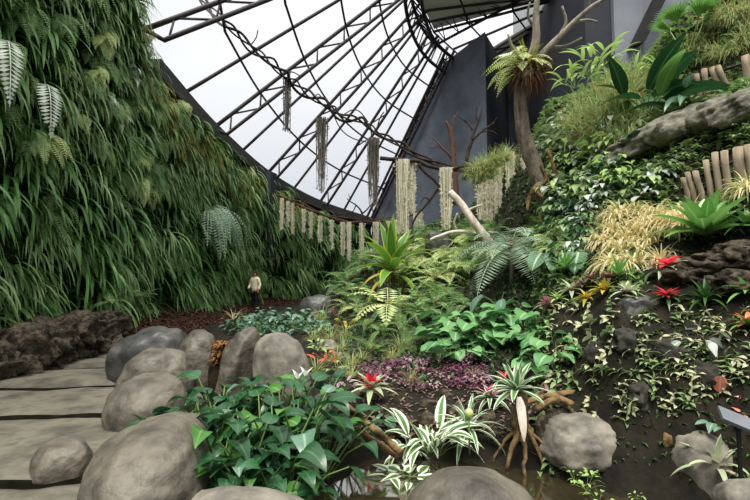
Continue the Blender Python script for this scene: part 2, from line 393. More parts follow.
# planted hill: columns by bearing (pixel column at f=450), profile of (distance, height)
COLS = [
 (130, [(2.0, -.3), (5, -.15), (8, -.06), (14, -.06), (30, -.06)]),
 (200, [(2.0, -.4), (3.5, -.2), (6, -.05), (10, .05), (16, .08), (20, .0), (28, -.06)]),
 (300, [(2.0, -.6), (3.0, -.35), (4, -.15), (6, .0), (9, .1), (13, .2), (18, .35), (22, .35), (28, .2)]),
 (340, [(2.0, -.75), (4.2, -.6), (4.9, -.2), (7, .05), (9, .2), (13, .4), (17, .8), (22, 1.2), (28, 1.4)]),
 (375, [(2.0, -.8), (4.7, -.65), (5.2, -.2), (7, .05), (9, .25), (12, .55), (15, 1.3), (18, 2.2), (22, 2.8), (27, 3)]),
 (450, [(2.0, -.8), (4.7, -.65), (5.2, -.15), (7, .1), (9, .5), (11, 1.1), (14, 2.0), (17, 3.2), (19, 4.0), (22, 4.4)]),
 (525, [(2.0, -.8), (4.5, -.65), (4.9, -.2), (6.5, .2), (8, .7), (9.5, 1.5), (11, 2.5), (12.5, 4.0), (13.5, 5.2), (15, 5.9), (18, 6)]),
 (560, [(2.0, -.8), (4.3, -.6), (4.8, -.1), (5.6, .5), (6.3, 1.1), (7.4, 1.7), (9.0, 2.7), (10.4, 4), (11.7, 5.5), (12.8, 6.7), (14, 7.1), (17, 7.2)]),
 (625, [(2.0, -.8), (4.0, -.6), (4.35, .1), (4.7, .8), (5.1, 1.35), (6.5, 1.9), (8, 3), (9, 4), (9.7, 4.8), (10.6, 6), (11.6, 7), (15, 7.2)]),
 (700, [(2.0, -.7), (3.7, -.5), (4.0, .2), (4.4, .9), (4.9, 1.45), (5.6, 1.9), (6.2, 2.45), (7.2, 2.7), (7.6, 3.8), (8.2, 4.5), (8.7, 5.0), (9.8, 5.4), (10.2, 6.7), (11, 8.2), (13, 9.4)]),
 (760, [(1.9, -.6), (3.3, -.4), (3.7, .3), (4.1, .9), (4.6, 1.55), (5.1, 2.1), (5.6, 2.75), (6.6, 3.0), (7.0, 4), (7.4, 4.7), (7.9, 5.1), (8.9, 5.5), (9.3, 7.2), (10, 9), (12, 11)]),
 (880, [(1.8, -.5), (3.0, -.3), (3.4, .4), (3.8, 1.), (4.3, 1.7), (4.9, 2.4), (5.4, 3.1), (6.3, 3.2), (6.7, 4.1), (7.2, 5.1), (7.6, 5.6), (8.5, 5.7), (9, 7.5), (9.8, 9.5), (11, 12)]),
]
def resample(p, n):
    d = [0]
    for a, b in zip(p, p[1:]): d.append(d[-1]+math.hypot(b[0]-a[0], b[1]-a[1]))
    out = []; k = 0
    for i in range(n+1):
        s = d[-1]*i/n
        while k < len(p)-2 and d[k+1] < s: k += 1
        t = (s-d[k])/(d[k+1]-d[k]); out.append((p[k][0]+(p[k+1][0]-p[k][0])*t, p[k][1]+(p[k+1][1]-p[k][1])*t))
    return out
NR = 110
CR = []
for x, pr in COLS:
    # resample by matched control fractions so neighbouring columns blend
    CR.append((x, resample(pr, NR)))
xs = list(range(130, 881, 6)); vs = []; fs = []
for x in xs:
    for k in range(len(CR)-1):
        if CR[k][0] <= x <= CR[k+1][0]: break
    t = (x-CR[k][0])/(CR[k+1][0]-CR[k][0]); t = t*t*(3-2*t)
    for a, b_ in zip(CR[k][1], CR[k+1][1]):
        Y = a[0]+(b_[0]-a[0])*t; z = a[1]+(b_[1]-a[1])*t; q = V(((x-375)/F*Y, Y, z))
        am = .25 if x > 500 and z > .2 else .1
        z2 = noise.fractal(q*.9+V((3, 0, 0)), 1, 2.1, 4)*am
        vs.append(q+V((z2*.4, z2*.6, z2*.6)))
for i in range(len(xs)-1):
    for j in range(NR): a = i*(NR+1)+j; fs.append((a, a+NR+1, a+NR+2, a+1))
mb = MB(); mb.add(vs, fs); hill = mb.build('planted_hill', M['rockface']); tag(hill, kind='structure')
hv = [V(q) for q in mb.v]; hf = mb.f
hill_bvh = BVHTree.FromPolygons(hv, hf)
def hit(x, y, bvh=None):
    r = (bvh or hill_bvh).ray_cast(EYE, ray(x, y))
    return (r[0], r[1]) if r[0] is not None else (None, None)
def ground(X, Y, default=0.):
    r = hill_bvh.ray_cast(V((X, Y, 30)), V((0, 0, -1)))
    return r[0].z if r[0] is not None else default
# water
mb = MB(); ring = [(-.9, 2.3), (-.75, 3.6), (-.35, 4.6), (.1, 5.35), (1.2, 5.45), (2.0, 5.1), (2.7, 4.6), (3.4, 4.0), (3.4, 2.3)]
mb.add([(a, b_, -.42) for a, b_ in ring], [tuple(range(len(ring)))]); tag(mb.build('pond_water', M['water']), kind='structure')

# ------------------------------------------------------------------ roof: a glazed cone on the wall, apex out of frame
APEX = V((6.9, 20, 19.9))
def roofp(Y, t): return V((WX(Y), Y, WT(Y)+.12)).lerp(APEX, t)
def solveY(px):
    best = None
    for i in range(2000):
        Y = 5+24.6*i/1999; x, y = proj(V((WX(Y), Y, WT(Y)+.1)))
        if best is None or abs(x-px) < best[0]: best = (abs(x-px), Y)
    return best[1]
raf = [(143, 'T'), (180, 'R'), (212, 'T'), (239, 'R'), (266, 'T'), (292, 'R'), (319, 'T'), (343, 'R'), (366, 'T')]
ords = ['nearest', 'second nearest', 'third nearest', 'fourth nearest', 'farthest']
YS = []; nT = nR = 0; TMAX = .6
def inward(Y):
    a = roofp(Y, .2)-roofp(Y, 0); tn = V((WX(Y+.3)-WX(Y-.3), .6, 0)); n = a.cross(tn).normalized()
    return n if n.z < 0 else -n
for px, ty in raf:
    Y = solveY(px) if px > 120 else 11.0; YS.append(Y); n = inward(Y)
    if ty == 'R':
        mb = MB(); tube(mb, [roofp(Y, i/10*TMAX)+n*.08 for i in range(11)], .065, 8)
        tag(mb.build('roof_rafter', M['steel']), ['nearest', 'second nearest', 'third nearest', 'farthest'][nR]+' single dark steel tube rafter under the glass roof, between two trusses', 'roof beam', 'single tube rafters of the glass roof'); nR += 1
    else:
        root = empty('roof_truss', roofp(Y, 0), ords[nT]+' dark steel roof truss of two tubes with zigzag webs under the glass', 'roof truss', 'steel roof trusses'); nT += 1
        o = root.location
        t0 = 0
        mb = MB(); tube(mb, [roofp(Y, i/10*TMAX)+n*.08-o for i in range(11)], .08, 8); part(mb, 'upper_chord', M['steel'], root)
        mb = MB(); tube(mb, [roofp(Y, 0)+n*.08-o]+[roofp(Y, .012+i/10*(TMAX-.012))+n*.62-o for i in range(11)], .075, 8); part(mb, 'lower_chord', M['steel'], root)
        mb = MB(); k = 7
        for i in range(k):
            ta = .02+i*(TMAX-.03)/k; tb = ta+(TMAX-.03)/k; tm = ta+(tb-ta)*.35
            tube(mb, [roofp(Y, ta)+n*.62-o, roofp(Y, tm)+n*.08-o], .035, 6); tube(mb, [roofp(Y, tm)+n*.08-o, roofp(Y, tb)+n*.62-o], .035, 6)
        part(mb, 'web', M['steel'], root)
for k, t in enumerate((.125, .25, .375, .48)):
    mb = MB(); tube(mb, [roofp(10.4+19.2*i/60, t)+inward(10.4+19.2*i/60)*.2 for i in range(61)], .045, 6)
    tag(mb.build('roof_purlin', M['steel']), ['lowest', 'second lowest', 'third lowest', 'highest'][k]+' thin steel purlin curving across the rafters of the glass roof', 'roof beam', 'curved purlins of the glass roof')
YB = [2.0, 6.0]+YS+[29.6]
for k in range(len(YB)-1):
    mb = MB(); vs = []; fs = []
    for i in range(5):
        Y = YB[k]+(YB[k+1]-YB[k])*i/4
        for j in range(7): vs.append(roofp(Y, TMAX*j/6)-inward(max(Y, 6))*.03)
    for i in range(4):
        for j in range(6): a = i*7+j; fs.append((a, a+7, a+8, a+1))
    mb.add(vs, fs); tag(mb.build('window_%d' % (k+1), M['glass']), kind='structure')
# ring truss round the top of the glazed cone
root = empty('ring_truss', roofp(22, .58), 'curved ring truss of dark steel where the glass roof meets the dark wall', 'roof truss'); o = root.location
A_ = [roofp(12+17.6*i/40, .585)+inward(16)*.05-o for i in range(0, 41, 2)]; B_ = [roofp(12+17.6*i/40, .60)+V((.35, 0, -.7))-o for i in range(0, 41, 2)]; C_ = [roofp(12+17.6*i/40, .55)+V((.3, 0, -.55))-o for i in range(0, 41, 2)]
for L_, nm in ((A_, 'upper_chord'), (B_, 'lower_chord'), (C_, 'inner_chord')):
    mb = MB(); tube(mb, L_, .085, 8); part(mb, nm, M['steel'], root)
mb = MB()
for i in range(20): tube(mb, [A_[i], B_[i+1]], .035, 5); tube(mb, [C_[i], A_[i+1]], .035, 5)
part(mb, 'web', M['steel'], root)
# dark slab wall cutting the cone
pA = V((-.3, 29.7, 0)); pC = V((5.55, 22, 0)); eb = roofp(29.6, 0); et = roofp(29.6, .56)
dirp = (pC-pA).normalized(); nrm = V((dirp.y, -dirp.x, 0))
if nrm.y < 0: nrm = -nrm
def slab(name, poly, mat, back):
    mb = MB(); n = len(poly); mb.add([V(p) for p in poly]+[V(p)+V(back) for p in poly], [tuple(range(n)), tuple(reversed(range(n, 2*n)))]+[(i, i+n, (i+1) % n+n, (i+1) % n) for i in range(n)])
    return tag(mb.build(name, mat, smooth=False), kind='structure')
ztop = at(486, 32, 22).z
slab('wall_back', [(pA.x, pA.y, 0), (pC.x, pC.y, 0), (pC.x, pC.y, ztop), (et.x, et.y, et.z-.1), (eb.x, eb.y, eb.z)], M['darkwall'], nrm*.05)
root = empty('edge_truss', eb, 'steel truss running down the sloping edge of the dark back wall', 'roof truss'); o = eb
mb = MB(); tube(mb, [eb+V((0, -.25, .1))-o, et+V((0, -.25, .1))-o], .09, 8); part(mb, 'upper_chord', M['steel'], root)
mb = MB(); off = V((.45, -.3, -.15)); tube(mb, [eb+off-o, et+off-o], .08, 8); part(mb, 'lower_chord', M['steel'], root)
mb = MB()
for i in range(22):
    a = eb.lerp(et, i/22); b_ = eb.lerp(et, (i+.5)/22); c = eb.lerp(et, (i+1)/22)
    tube(mb, [a+V((0, -.25, .1))-o, b_+off-o], .03, 5); tube(mb, [b_+off-o, c+V((0, -.25, .1))-o], .03, 5)
part(mb, 'web', M['steel'], root)
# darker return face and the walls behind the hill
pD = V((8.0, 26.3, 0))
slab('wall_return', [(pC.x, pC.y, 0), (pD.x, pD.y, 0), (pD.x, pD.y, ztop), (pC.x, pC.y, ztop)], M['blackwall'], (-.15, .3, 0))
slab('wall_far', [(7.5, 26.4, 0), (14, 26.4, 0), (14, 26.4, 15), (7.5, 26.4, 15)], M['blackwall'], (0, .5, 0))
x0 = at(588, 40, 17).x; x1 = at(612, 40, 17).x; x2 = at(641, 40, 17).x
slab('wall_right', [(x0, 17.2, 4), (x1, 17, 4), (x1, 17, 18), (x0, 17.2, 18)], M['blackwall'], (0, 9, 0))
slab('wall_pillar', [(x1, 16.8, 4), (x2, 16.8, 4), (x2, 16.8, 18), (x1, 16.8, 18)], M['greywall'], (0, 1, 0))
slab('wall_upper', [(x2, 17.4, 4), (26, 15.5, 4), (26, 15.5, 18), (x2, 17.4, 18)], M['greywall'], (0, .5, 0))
mb = MB(); a = at(671, -25, 16.6); b_ = at(636, 46, 16.6); dv = (b_-a)
obox(mb, (a+b_)/2, dv*.5, V((.25, 0, .1)), V((0, .2, 0))); tag(mb.build('trim_3', M['wire'], smooth=False), kind='structure')
# fan-shaped upper roof behind the ring
Cc = V((9.9, 20, 15.0)); zr = 15.0
rim = []
for px, py in ((405, -30), (424, 8), (434, 29), (470, 62), (512, 52), (537, 46), (549, 48), (566, 48), (590, 48)):
    r = ray(px, py); k = (zr-EYE.z)/r.z; rim.append(EYE+r*k)
kinds = ['p', 'p', 'g', 'p', 'p', 'g', 'p', 'p']
for k in range(8):
    mb = MB(); a, b_ = rim[k], rim[k+1]
    mb.add([Cc, a, b_, Cc+V((0, 0, .06)), a+V((0, 0, .06)), b_+V((0, 0, .06))], [(0, 1, 2), (5, 4, 3), (0, 3, 4, 1), (1, 4, 5, 2), (2, 5, 3, 0)])
    tag(mb.build('ceiling' if kinds[k] == 'p' else 'window_skylight', M['panel' if kinds[k] == 'p' else 'glass'], smooth=False), kind='structure')
fan = empty('fan_roof_frame', Cc, 'fan of dark steel ribs spreading from a hub under the pale roof panels', 'roof frame')
for k in range(9):
    for q in ((0,) if k == 8 else (0, .5)):
        mb = MB(); e_ = rim[k] if q == 0 else rim[k].lerp(rim[k+1], .5); tube(mb, [V((0, 0, -.15)), e_-Cc+V((0, 0, -.15))], .07, 6); part(mb, 'rib', M['steel'], fan)
for t in (.45, .75, 1.0):
    mb = MB(); tube(mb, [(r-Cc)*t+V((0, 0, -.2)) for r in rim], .05, 6); part(mb, 'ring_beam', M['steel'], fan)
# long white glazed strip and its lattice between ring and slab wall
root = empty('lattice_girder', at(440, 45, 23), 'flat lattice girder crossing the bright strip above the dark wall', 'roof truss'); o = root.location
P0, P1 = at(432, 47, 23.4), at(535, -8, 20.5); Q0, Q1 = at(425, 22, 23.4), at(500, -12, 20.5)
mb = MB(); tube(mb, [P0-o, P1-o], .07, 6); part(mb, 'lower_chord', M['steel'], root)
mb = MB(); tube(mb, [Q0-o, Q1-o], .07, 6); part(mb, 'upper_chord', M['steel'], root)
mb = MB()
for i in range(7):
    tube(mb, [P0.lerp(P1, i/7)-o, Q0.lerp(Q1, (i+.5)/7)-o], .03, 5); tube(mb, [Q0.lerp(Q1, (i+.5)/7)-o, P0.lerp(P1, (i+1)/7)-o], .03, 5)
part(mb, 'web', M['steel'], root)
#@@STRUCT_END
# =================================================================== PATH AND STONES
rnd = random.Random(7)
edges = [1.4, 3.34, 5.04, 6.5, 7.85, 8.9, 10.1, 11.6, 13.5, 16, 18.6, 21.4]
slab_names = ['nearest wide stone path slab, at the bottom left corner', 'second nearest wide stone path slab, carrying the small round boulder', 'third wide stone path slab from the near end, beside the big boulders',
 'fourth wide stone path slab from the near end', 'fifth wide stone path slab from the near end', 'sixth stone path slab, beside the dark smooth boulder', 'seventh stone path slab, narrow, along the rough wall rocks',
 'eighth stone path slab, narrowing into the distance', 'ninth stone path slab, far up the path', 'tenth stone path slab, far up the path near the standing person', 'eleventh stone path slab, farthest, beside the standing person']
for k in range(len(edges)-1):
    y0, y1 = edges[k]+.035+.009*edges[k], edges[k+1]-.035-.009*edges[k+1]; nx, ny = 40, 12; mb = MB(); vs = []; fs = []; zz = .004*k
    for j in range(ny+1):
        for i in range(nx+1):
            u = i/nx; v = j/ny; Ya = y0+(y1-y0)*v
            xl = WX(Ya)+.9; xr = -1.75-.28*max(0, min(6, Ya-4))+max(0, Ya-12)*.2
            if Ya > 12: xr = min(xr, WX(Ya)+3.3)
            X = xl+(xr-xl)*u; Y = Ya+.12*(X+4)
            Y += noise.noise(V((X*1.1, k*7.3, 0)))*.16*(1-2*abs(v-.5))+ (noise.noise(V((X*1.4, (k if v < .5 else k+1)*5.1, 2)))*.13+noise.noise(V((X*5, (k if v < .5 else k+1)*5.1, 2)))*.025)*abs(v-.5)*2
            ed = min(v, 1-v)*(y1-y0); ex = min(u, 1-u)*(xr-xl)
            dz = -.03*max(0, 1-ed/.05)**2-.03*max(0, 1-ex/.08)**2
            vs.append(V((X, Y, zz+dz+noise.fractal(V((X, Y, k))*1.3, 1, 2, 4)*.02+.02*sin(v*3))))
    n0 = len(vs)
    for j in range(ny):
        for i in range(nx): a = j*(nx+1)+i; fs.append((a, a+1, a+nx+2, a+nx+1))
    per = [i for i in range(nx+1)]+[(j+1)*(nx+1)-1 for j in range(1, ny+1)]+[ny*(nx+1)+i for i in range(nx-1, -1, -1)]+[j*(nx+1) for j in range(ny-1, 0, -1)]
    for q in per: vs.append(vs[q]*1-V((0, 0, .16)))
    L_ = len(per)
    for q in range(L_): fs.append((per[q], n0+q, n0+(q+1) % L_, per[(q+1) % L_]))
    mb.add(vs, fs); tag(mb.build('stone_slab', M['stone']), slab_names[k], 'paving slab', 'stone slabs of the path')
def ico(sub):
    import bmesh
    bm = bmesh.new(); bmesh.ops.create_icosphere(bm, subdivisions=sub, radius=1)
    v = [q.co.copy() for q in bm.verts]; bm.verts.index_update(); f = [[a.index for a in q.verts] for q in bm.faces]; bm.free(); return v, f
ICO5 = ico(5); ICO3 = ico(3); ICO4 = ico(4)
def boulder(label, c, h, mat, seed, yaw=0, amp=.22, square=.8, tilt=(0, 0), name='boulder', group=None, ic=None, fine=.012, freq=.9):
    vs, fs = ic or ICO5; out = []; sd = V((seed*3.7, seed*1.9, seed*5.3)); rot = Matrix.Rotation(yaw, 3, 'Z') @ Matrix.Rotation(tilt[0], 3, 'X') @ Matrix.Rotation(tilt[1], 3, 'Y')
    for v in vs:
        q = V([math.copysign(abs(a)**square, a) for a in v]); n = v.normalized()
        q = q*(1+noise.fractal(v*freq+sd, 1, 2, 3)*amp)+n*noise.fractal(v*5+sd, 1, 2, 4)*fine*2
        q = V((q.x*h[0], q.y*h[1], q.z*h[2])); out.append(rot @ q)
    mb = MB(); mb.add(out, fs); o = mb.build(name, mat); o.location = c; return tag(o, label, 'rock', group)
def bld(label, xc, Y, hw, hd, top, base, mat, seed, **k):
    hh = (top-base)/2; return boulder(label, ((xc-375)/F*Y, Y, (top+base)/2), (hw, hd, hh), M[mat], seed, **k)
bld('large smooth brown-grey boulder at the bottom edge beside the path and the dark leafy bed', 161, 3.55, .40, .78, .42, -.5, 'boulder', 1, yaw=.2, amp=.12)
bld('rounded brown-grey boulder right behind the largest path boulder', 156, 4.95, .41, .5, .49, -.5, 'boulder', 2, yaw=.3, amp=.12)
bld('low rounded grey boulder third along the path edge, under the dark one', 161, 6.05, .47, .42, .57, -.4, 'boulder', 5, yaw=.1, amp=.14)
bld('dark blue-grey smooth boulder leaning over the path', 155, 7.1, .56, .5, .76, -.3, 'boulder_dark', 4, yaw=.2, amp=.18, tilt=(0, -.22))
bld('pale upright grey boulder behind the dark boulder at the path edge', 201, 6.75, .30, .4, .74, -.4, 'boulder', 6, yaw=.4, amp=.16)
bld('narrow leaning grey boulder left of the pale patterned boulder', 241, 6.3, .20, .36, .78, -.5, 'boulder', 7, yaw=-.5, amp=.2, tilt=(0, .18))
bld('pale boulder with light scratchy markings above the dark leafy bed', 283, 6.05, .38, .36, .80, -.5, 'boulder_pale', 8, yaw=.3, amp=.16, tilt=(0, -.12))
bld('small round boulder lying on the path slabs', 71, 3.72, .21, .26, .21, -.2, 'boulder', 9, yaw=.7, amp=.14)
bld('flat pale rock cut by the bottom edge below the dark leafy bed', 250, 2.75, .50, .34, .25, -.7, 'boulder_pale', 10, amp=.08)
bld('broad pale brown rock at the bottom centre in front of the pond', 472, 2.9, .50, .42, .30, -.9, 'boulder', 11, amp=.08, square=.9)
bld('far grey boulder with a dark stripe near the end of the path', 318, 16.2, .62, .6, .98, -.3, 'boulder_dark', 12, amp=.16)
bld('flat pale stone leaning below the far grey boulder', 322, 15.3, .55, .3, .45, -.2, 'boulder_pale', 13, amp=.2, tilt=(.1, -.2))
bld('small white speckled stone in the planting right of the pale patterned boulder', 329, 8.9, .25, .2, .33, -.2, 'boulder_pale', 14)
bld('small grey stone just below the white speckled stone', 341, 8.2, .22, .18, .2, -.2, 'boulder', 15)
bld('grey boulder with a pitted top at the right end of the pond', 578, 4.72, .43, .40, .11, -.40, 'boulder_pale', 16, yaw=.2, amp=.14, fine=.03)
bld('pale smooth boulder behind the spiky plant at lower right', 689, 4.12, .26, .32, .19, -.6, 'boulder_pale', 17, amp=.16)
bld('grey rounded stone in the bottom right corner', 738, 3.3, .21, .2, .09, -.5, 'boulder_pale', 18, amp=.14)
bld('upper rough brown rock between the root stump and the pitted boulder', 560, 4.95, .14, .12, .14, -.3, 'lava', 19)
bld('lower rough grey rock beside the root stump', 544, 4.85, .15, .12, .06, -.4, 'lava', 20)
bld('dark grey pot-shaped stone on the slope below the hanging moss', 438, 14.8, .42, .35, 3.1, 2.2, 'boulder_dark', 21)
bld('ochre stone wedged against the pale boulder at lower right', 661, 4.2, .06, .08, .10, -.2, 'root', 22)
for k in range(46):
    Y = 5.2+4.6*(k//2)/22+rnd.uniform(-.1, .1); nn = wnorm(Y); r = rnd.uniform(.16, .36); c = V((WX(Y), Y, 0))+nn*(.85+rnd.uniform(-.15, .12)); c.z = rnd.choice((.08, .12, .4, .5))
    boulder('rough dark rock in the row at the foot of the left green wall', c, (r, r*rnd.uniform(.9, 1.3), r*rnd.uniform(.7, 1)), M['lava'], 40+k, yaw=rnd.random()*6, amp=.55, square=.7, name='wall_rock', group='rough rocks along the wall foot', ic=ICO4, fine=.10, freq=1.9)
# bark chips on the mulch bank
mb = MB()
for k in range(7000):
    Y = 7+20*rnd.random(); nn = wnorm(Y); a = rnd.uniform(.1, 1.0 if Y > 12 else .8)*1.6; p = V((WX(Y), Y, 3))+nn*a
    r = bank_bvh.ray_cast(p, V((0, 0, -1)))
    if r[0] is None: continue
    d = yawv(rnd.random()*6.3, rnd.uniform(-.2, .5)); s_ = d.cross(V((0, 0, 1))).normalized(); l = rnd.uniform(.03, .09); q = r[0]+V((0, 0, .02))
    mb.add([q-d*l, q+s_*l*.4, q+d*l, q-s_*l*.4], [(0, 1, 2, 3)])
tag(mb.build('bark_chips', M['chip']), 'loose reddish brown bark chips on the bank below the green wall', 'mulch', kind='stuff')

# =================================================================== PLANT BUILDERS (radius about 1)
USED = set()
def proto(fn, *a, **k):
    root = empty('proto', (0, 0, -50)); fn(root, *a, **k); return root
def use(p, name, loc, sc, yaw, label, cat, group=None, tilt=None):
    if p.name in USED: o = copy_tree(p)
    else: o = p; USED.add(p.name)
    if o is p:
        kids = KIDS.pop(o.name, []); o.name = name; KIDS[o.name] = kids; USED.add(o.name)
    else:
        kids = KIDS.pop(o.name, []); o.name = name+'.001'; KIDS[o.name] = kids
    o.location = loc; o.scale = (sc, sc, sc) if not hasattr(sc, '__len__') else sc
    if tilt is None: o.rotation_euler = (0, 0, yaw)
    else: o.rotation_euler = (Matrix.Rotation(tilt[1], 3, V(tilt[0])) @ Matrix.Rotation(yaw, 3, 'Z')).to_euler()
    if 'group' in o: del o['group']
    o['label'] = label; o['category'] = cat
    if group: o['group'] = group
    return o
def wall_clump(root, mat, n, L, W, droop, seed, el=(0, .9), spread=.8, prof='strap', pn='fronds'):
    r = random.Random(seed); mb = MB()
    for i in range(n):
        strap(mb, (0, r.uniform(-.22, .22), r.uniform(-.22, .22)), (1, r.uniform(-spread, spread), r.uniform(*el)), r.uniform(*L), r.uniform(*W), droop*r.uniform(.75, 1.2), 8, .3, prof, r.uniform(-.5, .5), .05, r)
    part(mb, pn, M[mat], root)
def wall_fern(root, mat, n, L, W, droop, seed, pinw=.5):
    r = random.Random(seed); mb = MB()
    for i in range(n): frond(mb, (0, r.uniform(-.1, .1), r.uniform(-.1, .1)), (1, r.uniform(-.9, .9), r.uniform(.1, 1)), r.uniform(*L), r.uniform(*W), droop*r.uniform(.8, 1.2), 20, r, pinw)
    part(mb, 'fronds', M[mat], root)
def fern(root, mat, n, L, W, droop, seed, el=(.5, 1.2), pinw=.5, nn=18, stalk=None):
    r = random.Random(seed); mb = MB()
    for i in range(n): frond(mb, (0, 0, 0), yawv(i*2.4+r.uniform(-.3, .3), r.uniform(*el)), L*r.uniform(.75, 1.1), W*r.uniform(.85, 1.15), droop*r.uniform(.8, 1.2), nn, r, pinw)
    part(mb, 'fronds', M[mat], root)
    mb = MB()
    for i in range(5): tube(mb, [(0, 0, -.06), yawv(i*1.3, 1.1)*.1, yawv(i*1.3, .9)*.16+V((0, 0, .04))], [.035, .02, .008], 5)
    part(mb, 'crown', M['root_fibre'], root)
def rosette(root, mat, n, L, W, droop, seed, el=(.25, 1.3), prof='strap', fold=.3, centre=None, cn=9, cL=.45, stalk=False, pn='leaves', cname='bracts', cel=(.3, 1.3)):
    r = random.Random(seed); mb = MB()
    for i in range(n):
        t = i/(n-1); e_ = el[1]+(el[0]-el[1])*t
        strap(mb, V((0, 0, .05*(1-t))), yawv(i*2.4, e_), L*r.uniform(.85, 1.1)*(.75+.25*t), W*r.uniform(.9, 1.1), droop*(.4+.6*t)*r.uniform(.8, 1.2), 8, fold, prof, 0, .02, r)
    part(mb, pn, M[mat], root)
    if centre:
        mb = MB()
        for i in range(cn):
            t = i/(cn-1)
            strap(mb, (0, 0, .10+.04*(1-t)), yawv(i*2.4, cel[1]+(cel[0]-cel[1])*t), cL*r.uniform(.8, 1.1), W*1.0, .5, 6, .3, 'lance', 0, 0, r)
        part(mb, cname, M[centre], root)
def broad(root, mat, n, pet, L, W, droop, seed, prof='heart', el=(.6, 1.3), stalk='stalk', young=None, lel=(-.2, .5), fold=.18, spread=.08, pale=None, wave=.03, bulb=None):
    """leaves on stalks"""
    r = random.Random(seed); A = {mat: MB()}; 
    if young: A[young] = MB()
    if pale: A[pale] = MB()
    st = MB()
    for i in range(n):
        a = i*2.4+r.uniform(-.4, .4); e_ = r.uniform(*el); l = r.uniform(*pet); b = V((cos(a), sin(a), 0))*spread*r.random()
        d = yawv(a, e_); e1 = b+d*l*.6+V((0, 0, l*.05)); e2 = b+d*l+V((cos(a), sin(a), -.4))*l*.06
        tube(st, [b, e1, e2], [l*.014+.004, l*.011+.003, l*.009+.002], 5, False)
        m = mat
        if young and r.random() < .16: m = young
        elif pale and r.random() < .16: m = pale
        k = r.uniform(.75, 1.15)
        strap(A[m], e2, yawv(a+r.uniform(-.5, .5), r.uniform(*lel)), L*k, W*k*r.uniform(.9, 1.1), droop*r.uniform(.6, 1.3), 9, fold, prof, r.uniform(-.45, .45), wave, r)
    for m, nm in ((mat, 'leaves'), (young, 'young_leaves'), (pale, 'sheen_leaves')):
        if m and A[m].v: part(A[m], nm, M[m], root)
    part(st, 'stalks', M[stalk], root)
def tuft(root, mat, n, L, W, droop, seed, el=(.6, 1.5), spread=.12, mat2=None):
    r = random.Random(seed); mb = MB(); m2 = MB()
    for i in range(n):
        a = r.random()*6.3; strap(m2 if (mat2 and r.random() < .35) else mb, V((cos(a), sin(a), 0))*spread*r.random(), yawv(a+r.uniform(-.5, .5), r.uniform(*el)), L*r.uniform(.6, 1.15), W*r.uniform(.7, 1.2), droop*r.uniform(.5, 1.5), 6, .25, 'grass', 0, 0, r)
    part(mb, 'blades', M[mat], root)
    if mat2: part(m2, 'dry_blades', M[mat2], root)
def sprig(root, mat, n, seed, leaf=.34, stemmat='stalk', length=1.6):
    """trailing vine: a wandering stem with pairs of small leaves, local +X is out of the rock"""
    r = random.Random(seed); lf = MB(); st = MB(); p = V((.06, 0, .7)); pts = [p]; d = V((.15, r.uniform(-.8, .8), -1)).normalized()
    for i in range(n):
        p = p+d*length/n; p.x = .08+.1*r.random(); pts.append(p); d = (d+V((0, r.uniform(-.7, .7), r.uniform(-.4, .2)))).normalized()
        for s in (-1, 1):
            strap(lf, p, V((.5+r.random()*.4, s*r.uniform(.5, 1), r.uniform(-.3, .7))), leaf*r.uniform(.7, 1.2), leaf*.42, 1.0, 5, .25, 'lance', r.uniform(-.4, .4), 0, r)
    tube(st, pts, .014, 4, False)
    part(lf, 'leaves', M[mat], root); part(st, 'stem', M[stemmat], root)

# =================================================================== THE GREEN WALL
wr = random.Random(11)
def wallpt(Y, z):
    nn = wnorm(Y); c = V((WX(Y), Y, z)); r = wall_bvh.ray_cast(c+nn*2, -nn)
    return (r[0] if r[0] is not None else c), nn
def wall_use(p, Y, z, sc, label, cat, group, lean=0., name='strap_fern'):
    q, nn = wallpt(Y, z)
    return use(p, name, q-nn*.03, sc, math.atan2(nn.y, nn.x)+lean, label, cat, group)
WS = [proto(wall_clump, 'strap', 24, (.6, 1.1), (.035, .06), 3.6, s, (.1, 1.2), 1.0) for s in (1, 2, 3, 4)]
WD = [proto(wall_clump, 'strap_deep', 22, (.6, 1.2), (.05, .09), 3.2, s, (.1, 1.2), 1.0) for s in (5, 6, 7)]
WO = [proto(wall_clump, 'olive', 34, (.4, .75), (.02, .035), 3.2, s) for s in (8, 9)]
WF = [proto(wall_fern, 'fern', 13, (.6, 1.0), (.22, .32), 3.4, s) for s in (10, 11)]
WB = [proto(wall_clump, 'dark_leaf', 9, (.4, .65), (.14, .22), 2.6, s, (0, .6), .9, 'ovate', 'leaves') for s in (12, 13)]
ZN = [(0, 10.5, 'near part of the left green wall'), (10.5, 15, 'middle part of the left green wall'), (15, 21, 'left green wall before the column'), (21, 30, 'far curved green wall')]
def zone(Y):
    for a, b, t in ZN:
        if a <= Y < b: return t
def spots(Y0, Y1, step, zmin=.75, top=.7):
    out = []; y = Y0
    while y < Y1:
        z = zmin
        while z < WT(y)-top:
            if z < 9.4: out.append((y+wr.uniform(-.5, .5)*step, min(z+wr.uniform(-.5, .5)*step, WT(y)-.6)))
            z += step
        y += step
    return out
cnt = {}
def wall_fill(protos, pts, word, cat, nm, sc, prob=None, lean=-.25):
    n = 0
    for Y, z in pts:
        if Y > 29.2 or Y < 5.5: continue
        if prob and wr.random() > prob(Y, z): continue
        t = zone(Y); wall_use(protos[wr.randrange(len(protos))], Y, z, sc*wr.uniform(.8, 1.25)*(1 if Y < 15 else 1.1), word+' hanging on the '+t, cat, word+' on the '+t, lean+wr.uniform(-.3, .3), nm); n += 1
    cnt[nm] = n
wall_fill(WS, spots(6.5, 29, .60), 'narrow light green strap-leaved fern', 'fern', 'strap_fern', .95, lambda Y, z: .95 if noise.noise(V((Y*.55, z*.75, 1))) > -.02 else .12)
